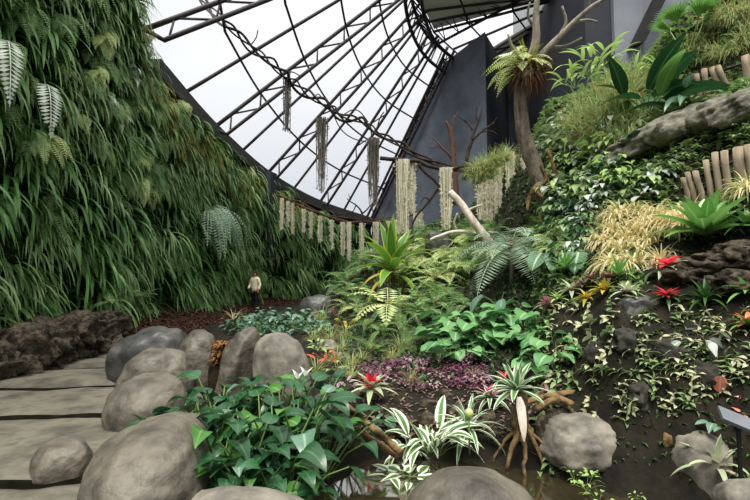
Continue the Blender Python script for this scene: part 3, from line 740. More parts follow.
wall_fill(WD, spots(6.4, 29, .82), 'broad dark green strap-leaved fern', 'fern', 'strap_leaf_fern', 1.0, lambda Y, z: .9 if noise.noise(V((Y*.5, z*.6, 7))) > -.1 else .35)
wall_fill(WF, spots(6.4, 26, 1.05), 'arching feather-leaved fern', 'fern', 'sword_fern', 1.0, lambda Y, z: .5)
wall_fill(WB, spots(6.4, 22, 1.1, 2.5), 'glossy broad-leaved creeper', 'creeper', 'wall_creeper', .9, lambda Y, z: .5)
wall_fill(WO, [(wr.uniform(12.7, 24), 0) for k in range(80)], 'x', 'grass', 'grassy_wall_plant', .9, lambda Y, z: 0)
for k in range(75):
    Y = wr.uniform(10, 25); z = WT(Y)-wr.uniform(.5, 2.0)
    if z > 9.3: continue
    wall_use(WO[k % 2], Y, z, wr.uniform(1.0, 1.6), 'thin yellow-olive grassy plant under the top edge of the left green wall', 'grass', 'olive grassy plants along the wall top', wr.uniform(-.5, .2), 'grassy_wall_plant')
WL_ = [proto(wall_fern, 'fern_lime', 10, (.5, .9), (.2, .3), 3.0, s, .7) for s in (330, 331)]
for k in range(60):
    Y = wr.uniform(7, 14); z = wr.uniform(3.6, 9.2)
    if z > WT(Y)-.2: continue
    q, nn = wallpt(Y, z); a_ = k % 3 == 0
    use(WL_[k % 2] if a_ else WF[k % 2], 'hanging_fern', q+nn*wr.uniform(.1, .35), wr.uniform(.7, 1.2), math.atan2(nn.y, nn.x)-wr.uniform(.3, 1.3), ('yellow-green' if a_ else 'deep green')+' feathery fern in the upper left part of the green wall', 'fern', ('yellow-green' if a_ else 'deep green')+' ferns high on the left wall')
# loose small leaves between the ferns
mb = MB()
for k in range(26000):
    Y = wr.uniform(6.3, 28.8); z = wr.uniform(.65, min(9.4, WT(Y)-.05)); q, nn = wallpt(Y, z)
    strap(mb, q, V(nn)+V((wr.uniform(-.6, .6), wr.uniform(-.6, .6), wr.uniform(-.9, .4))), wr.uniform(.10, .24), wr.uniform(.02, .05), 2, 2, .3, 'lance', 0, 0, wr)
tag(mb.build('wall_moss_leaves', M['cover_dark']), 'small dark leaves filling the gaps of the left green wall', 'ground cover', kind='stuff')
# the ones that stand out
def wpix(x, y):
    p, n = hit(x, y, wall_bvh); return p
def wall_one(p, x, y, sc, label, cat, name, lean=0., out=.12):
    q = wpix(x, y); nn = wnorm(q.y); return use(p, name, q+nn*out, sc, math.atan2(nn.y, nn.x)+lean, label, cat)
def one_frond(root, mat, L, W, droop, seed, d, pinw=.8, n=22):
    r = random.Random(seed); mb = MB(); frond(mb, (0, 0, 0), d, L, W, droop, n, r, pinw); part(mb, 'frond', M[mat], root)
wall_one(proto(one_frond, 'silver', 1.5, .42, 4.2, 3, (.7, -.6, .2)), 14, 88, 1, 'silvery white fern frond hanging in front of the wall, the right one of two', 'fern frond', 'silver_frond', 0, .55)
wall_one(proto(one_frond, 'silver', 1.7, .42, 4.0, 4, (.7, -.6, .2)), -26, 46, 1, 'silvery pale fern frond at the left edge, the left one of two', 'fern frond', 'silver_frond', 0, .5)
wall_one(proto(wall_fern, 'fern_grey', 22, (1.2, 1.9), (.3, .45), 3.6, 21, .4), 197, 216, 1.25, 'big grey-green feathery fern spilling from the middle of the green wall', 'fern', 'feathery_fern', -.5, .5)
wall_one(proto(wall_fern, 'fern_lime', 12, (.7, 1.1), (.26, .36), 3.0, 22), 27, 140, 1, 'yellow-green fern beside the silvery frond on the near wall', 'fern', 'lime_fern', -.2, .2)
for x, y, lb in ((115, 72, 'upper pale grey broad-leaved creeper on the left wall'), (102, 120, 'middle pale grey broad-leaved creeper on the left wall'), (85, 95, 'left pale grey broad-leaved creeper on the left wall')):
    wall_one(proto(wall_clump, 'palegrey', 4, (.3, .5), (.10, .17), 2.6, x, (0, .6), .9, 'ovate', 'leaves'), x, y, 1, lb, 'creeper', 'pale_creeper', -.2, .4)
for i, (x, y, r, lb) in enumerate(((22, 308, .42, 'small bright fern on the rocks in the left corner'), (76, 304, .5, 'small fern at the wall foot above the rough rocks'), (110, 306, .5, 'third small fern from the left at the wall foot'), (199, 312, .5, 'small leafy plant alone on the dark mulch bank'), (140, 300, .45, 'small fern at the left end of the mulch bank'))):
    p, n = hit(x, y, bank_bvh)
    if p is None: p = at(x, y, 10)
    use(proto(fern, 'fern' if i != 3 else 'vine_green', 10, 1.1, .34, 1.6, 60+i), 'wall_foot_fern', p+V((0, 0, .05)), r, i, lb, 'fern')

# =================================================================== PLANTED BEDS
def put(p, name, x, y, rpx, label, cat, group=None, yaw=None, up=0., tilt=None, bvh=None, zs=1.):
    q, n = hit(x, y, bvh)
    if q is None: q = at(x, y, 9)
    sc = rpx*mpp(q)
    return use(p, name, q+V((0, 0, up*sc)), (sc, sc, sc*zs), rnd.random()*6.3 if yaw is None else yaw, label, cat, group, tilt)
# dark leafy bed in the foreground
rnd = random.Random(21)
BD = [proto(broad, 'dark_leaf', 12, (.28, .60), .27, .175, 1.5, s, 'arum', (.6, 1.35), 'stalk', 'young_leaf', (-.1, .7), .2, .1, 'grey_leaf') for s in (31, 32, 33, 34, 35)]  # some blades get a greyish colour as painted gloss on dark leaves
k = 0
for j in range(6):
    Y = 3.5+.29*j
    n = 6 if j < 5 else 5
    for i in range(n):
        xl, xr = (224-12*min(j, 2), 287+8*j); x = xl+(xr-xl)*(i+.5*(j % 2))/(n-1)+rnd.uniform(-8, 8); X = (x-375)/F*Y
        z = min(ground(X, Y, -.3), -.05); s_ = rnd.uniform(.85, 1.15)*(1.0 if j > 0 else .8)
        use(BD[k % 5], 'broad_leaved_arum', (X, Y, z-.02), s_, rnd.random()*6.3, 'glossy dark green broad-leaved plant in the dense bed beside the largest boulder', 'leafy plant', 'broad-leaved plants of the foreground bed'); k += 1
def bloom(root):
    st = MB(); tube(st, [(0, 0, 0), (.01, 0, .35), (.02, 0, .62)], .008, 5); part(st, 'stalk', M['stalk'], root)
    mb = MB()
    for a in range(3): strap(mb, (.02, 0, .6), yawv(a*2.1, 1.0), .13, .06, .6, 5, .3, 'ovate')
    part(mb, 'petals', M['petal'], root)
for x, y, lb in ((296, 372, 'left white bloom above the dark leafy bed'), (304, 369, 'right white bloom above the dark leafy bed')):
    p = at(x, y, 4.9); use(proto(bloom), 'white_bloom', p-V((0, 0, .68)), 1, .4, lb, 'flower')
# low plants by the path and boulders
put(proto(tuft, 'straw', 40, 1.2, .05, 1.4, 41, (.3, 1.2)), 'spider_plant', 234, 322, 17, 'pale yellow spiky tuft at the left end of the low dark plants', 'grass', up=.1)
LOW = [proto(broad, 'grey_leaf', 14, (.3, .8), .55, .32, 1.2, s, 'heart', (.3, 1.2), 'stalk', 'dark_leaf', (-.2, .5)) for s in (42, 43)]
for i in range(30):
    put(LOW[i % 2], 'low_leafy_plant', 236+6*(i//2)+rnd.uniform(-3, 3), (324 if i % 2 else 334)+rnd.uniform(-5, 5)-(i*.1), 15, 'low dark-leaved plant in the patch behind the pale patterned boulder', 'leafy plant', 'low plants behind the boulders')
put(proto(broad, 'vine_green', 8, (.3, .8), .5, .25, 1.2, 44, 'lance', (.6, 1.3)), 'upright_seedling', 258, 322, 10, 'bright small upright plant among the low dark plants', 'leafy plant')
mb = MB()
for i in range(420):
    q = at(226+rnd.uniform(-12, 9), 349+rnd.uniform(-16, 18), 6.45+rnd.uniform(-.2, .25)); q.z = min(q.z, .6)
    strap(mb, q, yawv(rnd.random()*6.3, rnd.uniform(-.3, .6)), rnd.uniform(.06, .13), .05, 1.5, 3, .3, 'ovate')
tag(mb.build('dead_leaves', M['dead']), 'heap of rusty brown dead leaves between the boulders', 'leaf litter', kind='stuff')
boulder('dark earth lump under the dead leaves between the boulders', ((226-375)/F*6.5, 6.55, .0), (.2, .25, .5), M['soil'], 77, ic=ICO3, name='earth_mound')
put(proto(fern, 'fern_lime', 9, 1.15, .55, 1.6, 45, (.4, 1.1), .85, 13), 'lime_fern', 388, 322, 44, 'large lime green fern with broad cut fronds left of centre', 'fern', up=.35)
put(proto(fern, 'fern_lime', 7, 1.1, .5, 1.8, 46, (.3, 1.0), .8, 12), 'lime_fern', 356, 312, 24, 'smaller lime fern left of the large lime one', 'fern', up=.1)
for i, (x, y, r, lb) in enumerate(((372, 352, 26, 'dark feathery fern in front of the large lime fern'), (408, 348, 24, 'soft feathery fern right of the large lime fern'), (425, 340, 20, 'soft feathery fern at the left edge of the heart-leaved clump'), (350, 378, 17, 'fine grassy tuft left of the red-centred bromeliad'), (410, 384, 16, 'fine grassy tuft behind the variegated plant'), (474, 380, 12, 'low fine tuft between the purple plants and the pink-flowered bromeliad'))):
    if i < 3: p = proto(fern, 'fern_feather', 18, 1.1, .3, 1.3, 47+i, (.4, 1.35), .35, 18)
    else: p = proto(tuft, 'grass', 90, 1.1, .03, 1.2, 47+i, (.3, 1.4), .2, 'grass_dry')
    put(p, 'feathery_fern' if i < 3 else 'grass_tuft', x, y, r*1.25, lb, 'fern' if i < 3 else 'grass')
MX = [('stalk_red', 335, 318, 'small dark red-leaved plant right of the far grey boulder'), ('brom_yellow', 346, 330, 'small yellow-tinged plant left of the large lime fern'), ('vine_green', 322, 334, 'small green plant right of the low dark patch'), ('lime', 318, 352, 'small lime plant beside the pale patterned boulder'), ('vine_green', 338, 372, 'small green plant above the dark leafy bed'), ('purple', 346, 390, 'small purple-leaved plant at the right end of the dark leafy bed'), ('dark_leaf', 330, 384, 'small dark plant behind the white blooms'), ('orange_bract', 326, 362, 'small orange-brown plant beside the white speckled stone')]
for i, (m_, x, y, lb) in enumerate(MX): put(proto(broad, m_, 16, (.2, .8), .6, .2, 1.2, 300+i, 'lance', (.3, 1.4), 'stalk', None, (-.1, .9)), 'small_bed_plant', x, y, 15, lb, 'leafy plant')
GT2 = proto(tuft, 'grass', 80, 1.1, .05, 1.3, 310, (.3, 1.4), .2, 'grass_dry')
for i, (x, y) in enumerate(((321, 322), (314, 340), (342, 350), (336, 362), (352, 366), (316, 372), (345, 338), (330, 340), (362, 360), (392, 360), (400, 350), (440, 358))): put(GT2, 'soft_grass_tuft', x, y, rnd.uniform(13, 19), 'soft fine grass tuft among the stones and small plants left of the lime fern', 'grass', 'soft grass tufts by the stones')
# cordyline
def cordyline(root):
    mb = MB(); tube(mb, [(0, 0, -.1), (.02, 0, .3), (0, 0, .75)], [.045, .04, .035], 8); part(mb, 'stem', M['stalk_red'], root)
    r = random.Random(5); mb = MB(); my = MB()
    for i in range(24):
        t = i/23; strap(mb if i not in (19, 22) else my, (0, 0, .75-.35*t), yawv(i*2.4+1, 1.45-1.5*t), r.uniform(.8, 1.05), .2, .5+1.4*t, 9, .25, 'lance', r.uniform(-.3, .3), .02, r)
    part(mb, 'leaves', M['cordy'], root); part(my, 'old_leaves', M['cordy_yellow'], root)['label'] = 'yellow fading leaves'
put(proto(cordyline), 'cordyline', 392, 300, 52, 'tall broad-leaved cordyline with yellow-edged leaves on a dark red stem', 'cordyline', yaw=.3)
put(proto(broad, 'stalk_red', 8, (.1, .3), .9, .16, .6, 56, 'lance', (.9, 1.4), 'stalk_red', 'dark_leaf', (.7, 1.3)), 'dark_red_cordyline', 400, 304, 30, 'dark red-leaved shoot at the foot of the tall cordyline', 'cordyline')
FL = [proto(fern, 'fern_lime', 11, 1.1, .4, 1.7, s, (.3, 1.1), .6, 16) for s in (57, 58)]; FG = [proto(fern, 'fern', 12, 1.1, .36, 1.7, s, (.3, 1.1), .55, 18) for s in (59, 60)]
for i, (x, y) in enumerate(((420, 278), (440, 272), (455, 268), (468, 262), (430, 262), (412, 262), (452, 284), (436, 290), (462, 278))):
    put(FL[i % 2], 'pale_slope_fern', x, y, 31, 'pale green fern on the middle slope right of the cordyline', 'fern', 'pale ferns on the middle slope', up=.35)
for i, (x, y) in enumerate(((352, 288), (366, 280), (345, 296), (358, 300), (372, 266), (384, 268), (340, 305), (362, 272), (412, 248), (425, 246), (445, 250), (478, 250), (470, 272), (486, 242), (460, 244), (400, 322), (436, 312), (420, 308), (430, 322))):
    put(FG[i % 2], 'slope_fern', x, y, rnd.uniform(26, 34), 'green fern on the slope around the cordyline', 'fern', 'green ferns around the cordyline', up=.3)
FD = [proto(fern, 'fern_feather', 14, 1.1, .34, 1.7, s, (.2, 1.2), .5, 18) for s in (320, 321)]
for i in range(64):
    x = rnd.uniform(345, 560); y = rnd.uniform(235, 345)
    if y < 300-(x-345)*.62 or (x > 470 and 275 < y): y = rnd.uniform(238, 275); x = rnd.uniform(420, 560)
    put((FD+FG+FL)[(0, 1, 2, 3, 4)[i % 5]], 'hillside_fern', x, y, rnd.uniform(20, 30), ('feathery', 'feathery', 'mid-green', 'mid-green', 'lime')[i % 5]+' fern in the thick undergrowth of the middle hillside', 'fern', ('feathery', 'feathery', 'mid-green', 'mid-green', 'lime')[i % 5]+' undergrowth ferns', up=.25)
# grey tree fern
q, n = hit(512, 284)
use(proto(fern, 'fern_grey', 26, 1.1, .5, 1.9, 61, (-.1, 1.0), .45, 24), 'grey_tree_fern', q+V((0, 0, .75)), 66*mpp(q), .4, 'large grey-green fern with drooping lacy fronds right of centre', 'fern')
mb = MB(); tube(mb, [(0, 0, -.6), (0, 0, -.02)], .04, 7); 
o = mb.build('trunk', M['bark']); par = [a for a in bpy.data.objects if a.name.startswith('grey_tree_fern')][0]; o.parent = par; o.scale = (1, 1, 1)
HG = proto(broad, 'grey_leaf', 6, (.3, .6), .8, .32, 2.2, 62, 'lance', (.6, 1.2), 'stalk', None, (-.9, -.2))
put(HG, 'drooping_grey_plant', 500, 308, 34, 'plant with hanging grey lance leaves under the grey fern', 'leafy plant')
# heart-leaved clump
HL = [proto(broad, 'heartleaf', 10, (.4, .9), .72, .68, 1.1, s, 'heart', (.5, 1.35), 'stalk', None, (-.3, .4), .12, .15, None, .05) for s in (63, 64, 65)]
k = 0
for x, y in ((452, 330), (470, 326), (488, 322), (506, 322), (524, 324), (540, 330), (446, 342), (462, 342), (480, 340), (498, 338), (516, 338), (534, 342), (452, 356), (468, 358), (548, 346), (552, 362), (540, 370)):
    put(HL[k % 3], 'heart_leaved_plant', x, y+3, 27, 'soft green heart-leaved plant in the big clump in the middle of the garden', 'leafy plant', 'heart-leaved clump'); k += 1
# purple ground plants
PU = [proto(broad, m, 26, (.15, .6), .4, .2, 1.0, s, 'lance', (.2, 1.3), 'stalk_red', None, (-.3, .7), .2, .5) for m, s in (('purple', 66), ('purpledark', 67), ('purpledark', 68))]
for i in range(56):
    x = rnd.uniform(366, 482); y = rnd.uniform(361, 392) if x > 390 else rnd.uniform(370, 384)
    put(PU[i % 3], 'purple_creeper', x, y, rnd.uniform(9, 13), 'low purple and pink striped plant in the carpet behind the pond', 'ground plant', 'purple carpet plants', up=.2)
mb = MB()
for i in range(650):
    x = rnd.uniform(345, 570); y = rnd.uniform(386, 440); q, n = hit(x, y)
    if q is None or q.z < -.42: continue
    strap(mb, q+V((0, 0, .01)), yawv(rnd.random()*6.3, rnd.uniform(-.2, .5)), rnd.uniform(.04, .12), .035, 1.2, 3, .3, 'lance', 0, 0, rnd)
tag(mb.build('leaf_litter', M['litter']), 'pale brown and dull pink leaf litter along the pond bank', 'leaf litter', kind='stuff')
for i in range(16):
    x = rnd.uniform(345, 575); y = rnd.uniform(388, 436); q, n = hit(x, y)
    boulder('small rough brown stone on the pond bank', q, (rnd.uniform(.06, .12), rnd.uniform(.06, .12), rnd.uniform(.04, .08)), M['lava'], 500+i, amp=.4, name='bank_stone', group='small stones of the pond bank', ic=ICO3, fine=.06)
# foreground bromeliads and variegated plants
rnd = random.Random(5)
RB = dict(fold=.25)
put(proto(rosette, 'brom_pale', 17, 1.05, .24, 1.1, 70, (.1, .9), 'lance', .25, 'red_bract', 9, .62, cel=(.5, 1.3)), 'bromeliad', 371, 403, 27, 'bromeliad with a bright red centre beside the dark leafy bed', 'bromeliad', up=.5)
put(proto(rosette, 'brom_varieg', 20, 1.05, .17, 1.3, 71, (.0, .9), 'lance', .25, 'magenta_bract', 10, .5, cel=(.4, 1.3)), 'bromeliad', 490, 408, 26, 'bromeliad with a magenta pink centre left of the root stump', 'bromeliad', up=.35)
put(proto(rosette, 'brom_dark', 14, 1.0, .18, 1.1, 72, (.1, .9), 'lance', .25, 'red_bract', 14, .8, cel=(.1, 1.0)), 'bromeliad', 506, 388, 15, 'small flat red bromeliad behind the magenta one', 'bromeliad', up=.5)
put(proto(broad, 'velvet', 4, (.2, .4), .75, .65, 1.0, 73, 'heart', (.5, 1.2), 'stalk', None, (-.8, 0)), 'velvet_leaved_plant', 380, 424, 22, 'dark heart leaf with pale veins below the red-centred bromeliad', 'leafy plant')
put(proto(broad, 'varieg', 30, (.1, .45), .8, .2, 1.5, 74, 'lance', (.5, 1.4), 'stalk', None, (.1, 1.2), .2, .3), 'variegated_plant', 430, 458, 52, 'cream and green variegated plant at the pond edge in the middle', 'leafy plant', up=.1)
put(proto(broad, 'varieg', 16, (.1, .35), .8, .22, 1.5, 75, 'lance', (.3, 1.2), 'stalk', None, (-.2, .9), .2, .3), 'variegated_plant', 404, 455, 27, 'smaller variegated plant leaning over the water on the left', 'leafy plant', up=.1)
put(proto(rosette, 'brom_varieg', 22, 1.2, .13, 2.2, 76, (.2, 1.4), 'strap', .3), 'spider_plant', 468, 440, 40, 'arching striped spider plant left of the root stump', 'leafy plant', up=.2)
p = at(469, 413, 4.6); mb = MB(); vs, fs = ico(2); 
root = empty('flower_bud', p, 'round pale green bud on a stalk above the spider plant', 'flower')
mb.add([v*.045 for v in vs], fs); part(mb, 'bud', M['fern_lime'], root); mb = MB(); tube(mb, [(0, 0, -.4), (0, 0, -.03)], .01, 5); part(mb, 'stalk', M['stalk'], root)
# root stump with the white-edged bromeliad
def stump(root):
    r = random.Random(9); mb = MB()
    tube(mb, spline([(0, 0, .42), (.0, 0, .25), (-.02, .02, .05)], 5), [.06, .065, .065, .065, .065, .07, .07, .08, .085, .09, .1], 9)
    part(mb, 'trunk', M['root'], root)
    for e_, rr in (((-.22, -.12, -.5), .06), ((.22, -.1, -.55), .045), ((.36, -.05, -.5), .035), ((-.05, -.22, -.5), .05), ((.1, .15, -.45), .05), ((-.3, .1, -.4), .04)):
        mb = MB(); e_ = V(e_); pts = spline([(0, 0, .15), V((e_.x*.25, e_.y*.3, .02)), V((e_.x*.7, e_.y*.8, -.18)), e_], 5)
        tube(mb, [a+V((r.uniform(-.012, .012), r.uniform(-.012, .012), 0)) for a in pts], [rr*.72*(1-.045*i) for i in range(len(pts))], 7); part(mb, 'root', M['root'], root)
st_ = at(522, 433, 4.75); o = empty('root_stump', st_, 'weathered brown root stump with spreading roots at the pond edge', 'stump'); stump(o)
use(proto(rosette, 'brom_varieg', 26, 1.0, .17, .9, 77, (.05, 1.35), 'strap', .3), 'bromeliad', st_+V((-.05, 0, .42)), .42, .3, 'big white-edged bromeliad sitting on the root stump', 'bromeliad')
o = empty('hanging_dead_leaf', st_+V((-.07, -.14, .4)), 'pale dead leaf hanging down from the bromeliad on the stump', 'dead leaf'); mb = MB(); strap(mb, (0, 0, 0), (0, -.5, -1), .42, .09, .8, 8, .5, 'strap'); part(mb, 'blade', M['drift'], o)
put(proto(rosette, 'brom_mauve', 14, 1.0, .2, 1.3, 78, (0, .8), 'lance'), 'mauve_bromeliad', 548, 398, 17, 'flat dull pink bromeliad right of the root stump', 'bromeliad', up=.3)
put(proto(rosette, 'lime', 12, 1.0, .26, 1.0, 79, (.1, 1.2), 'lance'), 'lime_plant', 540, 386, 17, 'light green rosette between the stump and the heart-leaved clump', 'leafy plant', up=.2)
for i, (a, b_) in enumerate((((545, 396, 5.2), (572, 404, 4.8)), ((520, 404, 5.2), (575, 392, 5.2)), ((536, 410, 5), (560, 398, 4.9)))):
    o = empty('fallen_branch', at(*a), ['short cut brown branch end right of the root stump', 'long thin fallen branch behind the root stump', 'fallen branch lying across the rough rocks'][i], 'branch'); d = at(*b_)-at(*a)
    mb = MB(); tube(mb, spline([(0, 0, 0), d*.5+V((0, 0, .02)), d], 4), .035, 7); part(mb, 'wood', M['root'], o)
for i, (pp, lb) in enumerate((([(340, 400), (360, 418), (385, 438), (400, 452)], 'upper drowned branch slanting into the pond on the left'), ([(352, 428), (372, 440), (398, 456)], 'lower drowned branch slanting into the pond on the left'))):
    P = [at(x, y, 4.9-.2*j) for j, (x, y) in enumerate(pp)]; o = empty('pond_branch', P[0], lb, 'branch'); mb = MB(); tube(mb, [q-P[0] for q in spline(P, 5)], .035, 7); part(mb, 'wood', M['root'], o)
WL = [proto(broad, 'lime', 10, (.3, 1.1), .45, .25, 1.0, s, 'ovate', (.4, 1.4), 'stalk') for s in (81, 82)]
for i, (x, y, r) in enumerate(((586, 478, 17), (598, 492, 17), (575, 470, 13), (637, 488, 9), (590, 466, 12))):
    q = at(x, y, 4.0); q.z = max(q.z-.1, -.45); use(WL[i % 2], 'water_weed', q, r*mpp(q), i, 'bright green small-leaved water plant at the foot of the pitted boulder' if i != 3 else 'single tiny green water plant in the dark hollow', 'water plant', 'water plants by the pitted boulder' if i != 3 else None)
for i, (x, y) in enumerate(((404, 461), (412, 470), (392, 456))):
    q = at(x, y, 4.5); q.z = -.40; use(proto(broad, 'varieg', 4, (.05, .1), .2, .1, .3, 90+i, 'ovate', (.1, .3), 'stalk', None, (0, .15)), 'floating_leaves', q, 1, i, 'pale leaves floating on the pond beside the variegated plant', 'leaf', 'floating pale leaves')

# =================================================================== RIGHT BANK
rnd = random.Random(8)
VS = [proto(sprig, 'cream', 3, s, .66) for s in (101, 102, 103)]; VG = [proto(sprig, 'vine_green', 3, s, .66) for s in (104, 105)]
for i in range(185):
    x = rnd.uniform(552, 750); y = rnd.uniform(302, 420)
    if y > 395 and (x < 590 or x > 680): continue
    q, n = hit(x, y)
    if q is None: continue
    p = VS[i % 3] if rnd.random() < .62 else VG[i % 2]
    cr = p in VS
    use(p, 'trailing_vine', q, rnd.uniform(11, 16)*mpp(q), math.atan2(n.y, n.x)+rnd.uniform(-.3, .3), ('trailing vine with pale cream leaves' if cr else 'trailing vine with green leaves')+' on the dark rock face at right', 'vine', 'cream vines on the rock face' if cr else 'green vines on the rock face', tilt=(n, rnd.uniform(-1.1, 1.1)))
for i, (x, y, r) in enumerate(((690, 275, .22), (708, 268, .26), (728, 262, .24), (746, 256, .26), (735, 282, .2), (716, 286, .18))):
    q, n = hit(x, y); boulder('rough brown rock in the ledge under the very large green bromeliad', q, (r*1.3, r, r*.55), M['lava'], 400+i, yaw=i, amp=.5, name='ledge_rock', group='rocks of the right ledge', ic=ICO4, fine=.08, freq=1.7)
for i, (x, y, r, lb) in enumerate(((642, 305, .26, 'grey stone showing below the red-flowered bromeliads'), (622, 338, .24, 'dark stone showing among the cream vines, left one'), (664, 352, .26, 'dark stone showing among the cream vines, middle one'), (598, 352, .2, 'dark stone showing at the left end of the cream vines'), (640, 395, .24, 'dark stone low on the rock face above the hollow'), (700, 372, .22, 'dark stone below the pale silvery leaves'))):
    q, n = hit(x, y); r *= .62; boulder(lb, q-n*r*.45, (r*1.4, r*.7, r), M['boulder_dark' if i == 0 else 'darkrock'], 420+i, yaw=i, amp=.35, square=.75, name='embedded_stone', ic=ICO4, fine=.05, freq=1.4)
for i, (x, y, r) in enumerate(((628, 152, .38), (655, 140, .45), (684, 128, .45), (716, 116, .42), (745, 108, .4))):
    q, n = hit(x, y); boulder(['lowest', 'second lowest', 'middle', 'second highest', 'highest'][i]+' grey mossy rock in the sloping line below the upper log fence', q+n*r*.1, (r*1.5, r*.8, r*.62), M['mossrock'], 440+i, yaw=.2, amp=.3, tilt=(0, -.35), name='mossy_rock', ic=ICO4, fine=.05, freq=1.3)
# ledge of bromeliads
def brom(x, y, r, mat, label, centre=None, W=.22, n=16, droop=1.2, el=(.05, 1.0), prof='lance', up=.25, cn=10, cL=.5, seed=None, cel=(.2, 1.2), yaw=None):
    return put(proto(rosette, mat, n, 1.05, W, droop, seed or int(x*3+y), el, prof, .28, centre, cn, cL, cel=cel), 'bromeliad', x, y, r, label, 'bromeliad', up=up, yaw=yaw)
brom(565, 276, 25, 'brom_green', 'upright green bromeliad left of the straw-yellow grass', W=.16, el=(.3, 1.4), n=20)
brom(619, 283, 26, 'brom_green', 'upright green bromeliad below the straw-yellow grass', W=.14, el=(.4, 1.4), n=22)
brom(572, 296, 20, 'brom_pale', 'pale bromeliad at the left end of the ledge')
brom(604, 296, 20, 'brom_yellow', 'yellow-centred bromeliad in the middle of the ledge')
brom(587, 303, 16, 'brom_yellow', 'small yellowish bromeliad low on the ledge')
brom(628, 297, 20, 'brom_pale', 'pale bromeliad at the right end of the ledge')
brom(592, 284, 17, 'brom_mauve', 'mauve bromeliad at the back of the ledge, left one')
brom(609, 282, 15, 'brom_mauve', 'mauve bromeliad at the back of the ledge, right one')
brom(583, 290, 15, 'brom_mauve', 'mauve bromeliad between the pale and the yellow ones')
brom(549, 310, 18, 'brom_mauve', 'dark pink rosette at the right end of the heart-leaved clump', 'magenta_bract')
brom(558, 303, 14, 'lime', 'small lime rosette above the dark pink one')
brom(667, 276, 30, 'brom_pale', 'wide bromeliad with a flat red top below the large green one', 'red_bract', W=.24, n=15, el=(-.1, .6), cn=14, cL=.72, cel=(.0, .7))
brom(668, 303, 21, 'brom_dark', 'red-flowered bromeliad below the wide red-topped one', 'red_bract', W=.17, n=16, el=(-.1, .7), cn=16, cL=.75, cel=(.05, .8))
brom(706, 308, 30, 'brom_dark', 'dark green arching bromeliad at right under the rock ledge', W=.13, n=24, droop=1.6, el=(.1, 1.3))
brom(748, 300, 27, 'brom_green', 'green bromeliad at the right edge under the ledge', W=.2, n=16)
brom(748, 330, 20, 'brom_green', 'bromeliad with orange-red bracts at the right edge', 'orange_bract', cn=10, cL=.9, cel=(.0, .9))
brom(706, 250, 58, 'brom_green', 'very large green bromeliad standing below the lower log fence', W=.27, n=26, droop=.8, el=(.2, 1.25), prof='strap', up=.25)
brom(748, 232, 26, 'brom_dark', 'dark rosette at the right edge beside the very large bromeliad', W=.2)
brom(718, 482, 46, 'brom_pale', 'spiky olive and pink bromeliad in the lower right corner', W=.13, n=18, droop=1.8, el=(.2, 1.35), prof='strap')
# pale leaves and the salmon leaf
put(proto(broad, 'palegrey', 9, (.2, .7), .6, .38, .5, 111, 'ovate', (.1, 1.2), 'stalk_red', None, (-1.2, -.4)), 'pale_leaved_plant', 702, 350, 30, 'plant with large pale silvery leaves on the right rock face', 'leafy plant', up=.2)
put(proto(broad, 'grey_leaf', 7, (.3, .7), .6, .36, .9, 112, 'ovate', (.1, 1.0), 'stalk', None, (-.3, .3)), 'grey_leaved_plant', 722, 428, 26, 'grey-green broad-leaved plant below the sign plate', 'leafy plant')
def oneleaf(root, mat, W):
    mb = MB(); strap(mb, (0, 0, 0), (-.15, -.3, 1), 1, W, .5, 9, .2, 'round'); part(mb, 'blade', M[mat], root); mb = MB(); tube(mb, [(.25, .3, -.35), (0, 0, 0)], .03, 5); part(mb, 'stalk', M['stalk_red'], root)
put(proto(oneleaf, 'salmon', .62), 'salmon_leaf', 720, 394, 19, 'single salmon pink leaf on the right rock face', 'leaf', yaw=0, up=.1)
put(proto(oneleaf, 'magenta_bract', .5), 'pink_leaf', 738, 402, 9, 'small pink leaf above the sign plate', 'leaf', yaw=.9)
put(proto(broad, 'salmon', 3, (.1, .2), .8, .35, .7, 113, 'ovate', (.4, 1.2), 'stalk_red'), 'pink_leaf', 741, 414, 13, 'dull pink leaf shoot behind the sign plate', 'leaf')
# sign plate
a, b_ = at(720, 413, 3.55), at(756, 428, 3.35); o = empty('sign_plate', (a+b_)/2, 'plain grey plant sign plate seen nearly edge-on at the right edge', 'sign')
mb = MB(); d = (b_-a)/2; obox(mb, (0, 0, 0), d, V((.02, .05, .035)), V((0, -.008, .012))); part(mb, 'plate', M['sign'], o, False)
mb = MB(); obox(mb, d*.2+V((0, .03, -.25)), V((.012, 0, 0)), V((0, .008, 0)), V((0, 0, .25))); part(mb, 'stake', M['wire'], o, False)
# straw-yellow grass mass
YG = [proto(tuft, 'straw', 95, 1.0, .12, 2.6, s, (.0, 1.4), .4) for s in (121, 122, 123)]
for i in range(38):
    x = rnd.uniform(602, 692); lo = 262 if x < 660 else 225; y = rnd.uniform(206, lo)
    if x < 615 and y < 222: continue
    put(YG[i % 3], 'yellow_grass_clump', x, y+6, rnd.uniform(19, 27), 'straw-yellow curling grass in the bright mass below the log fence', 'grass', 'straw-yellow grass mass')
put(YG[0], 'yellow_grass_clump', 748, 190, 26, 'cream-yellow grass arching at the right edge over the lower log fence', 'grass')
# velvet leaves
for i, (x, y, r, lb) in enumerate(((552, 262, 26, 'lower left plant with pale-veined velvet leaves'), (572, 252, 26, 'upper plant with large pale-veined velvet leaves beside the yellow grass'), (585, 262, 22, 'right plant with pale-veined velvet leaves at the edge of the yellow grass'))):
    put(proto(broad, 'velvet', 5, (.3, .6), 1.0, .85, .9, 130+i, 'heart', (.5, 1.3), 'stalk', None, (-1.1, -.3), .1), 'velvet_leaved_plant', x, y, r, lb, 'leafy plant')
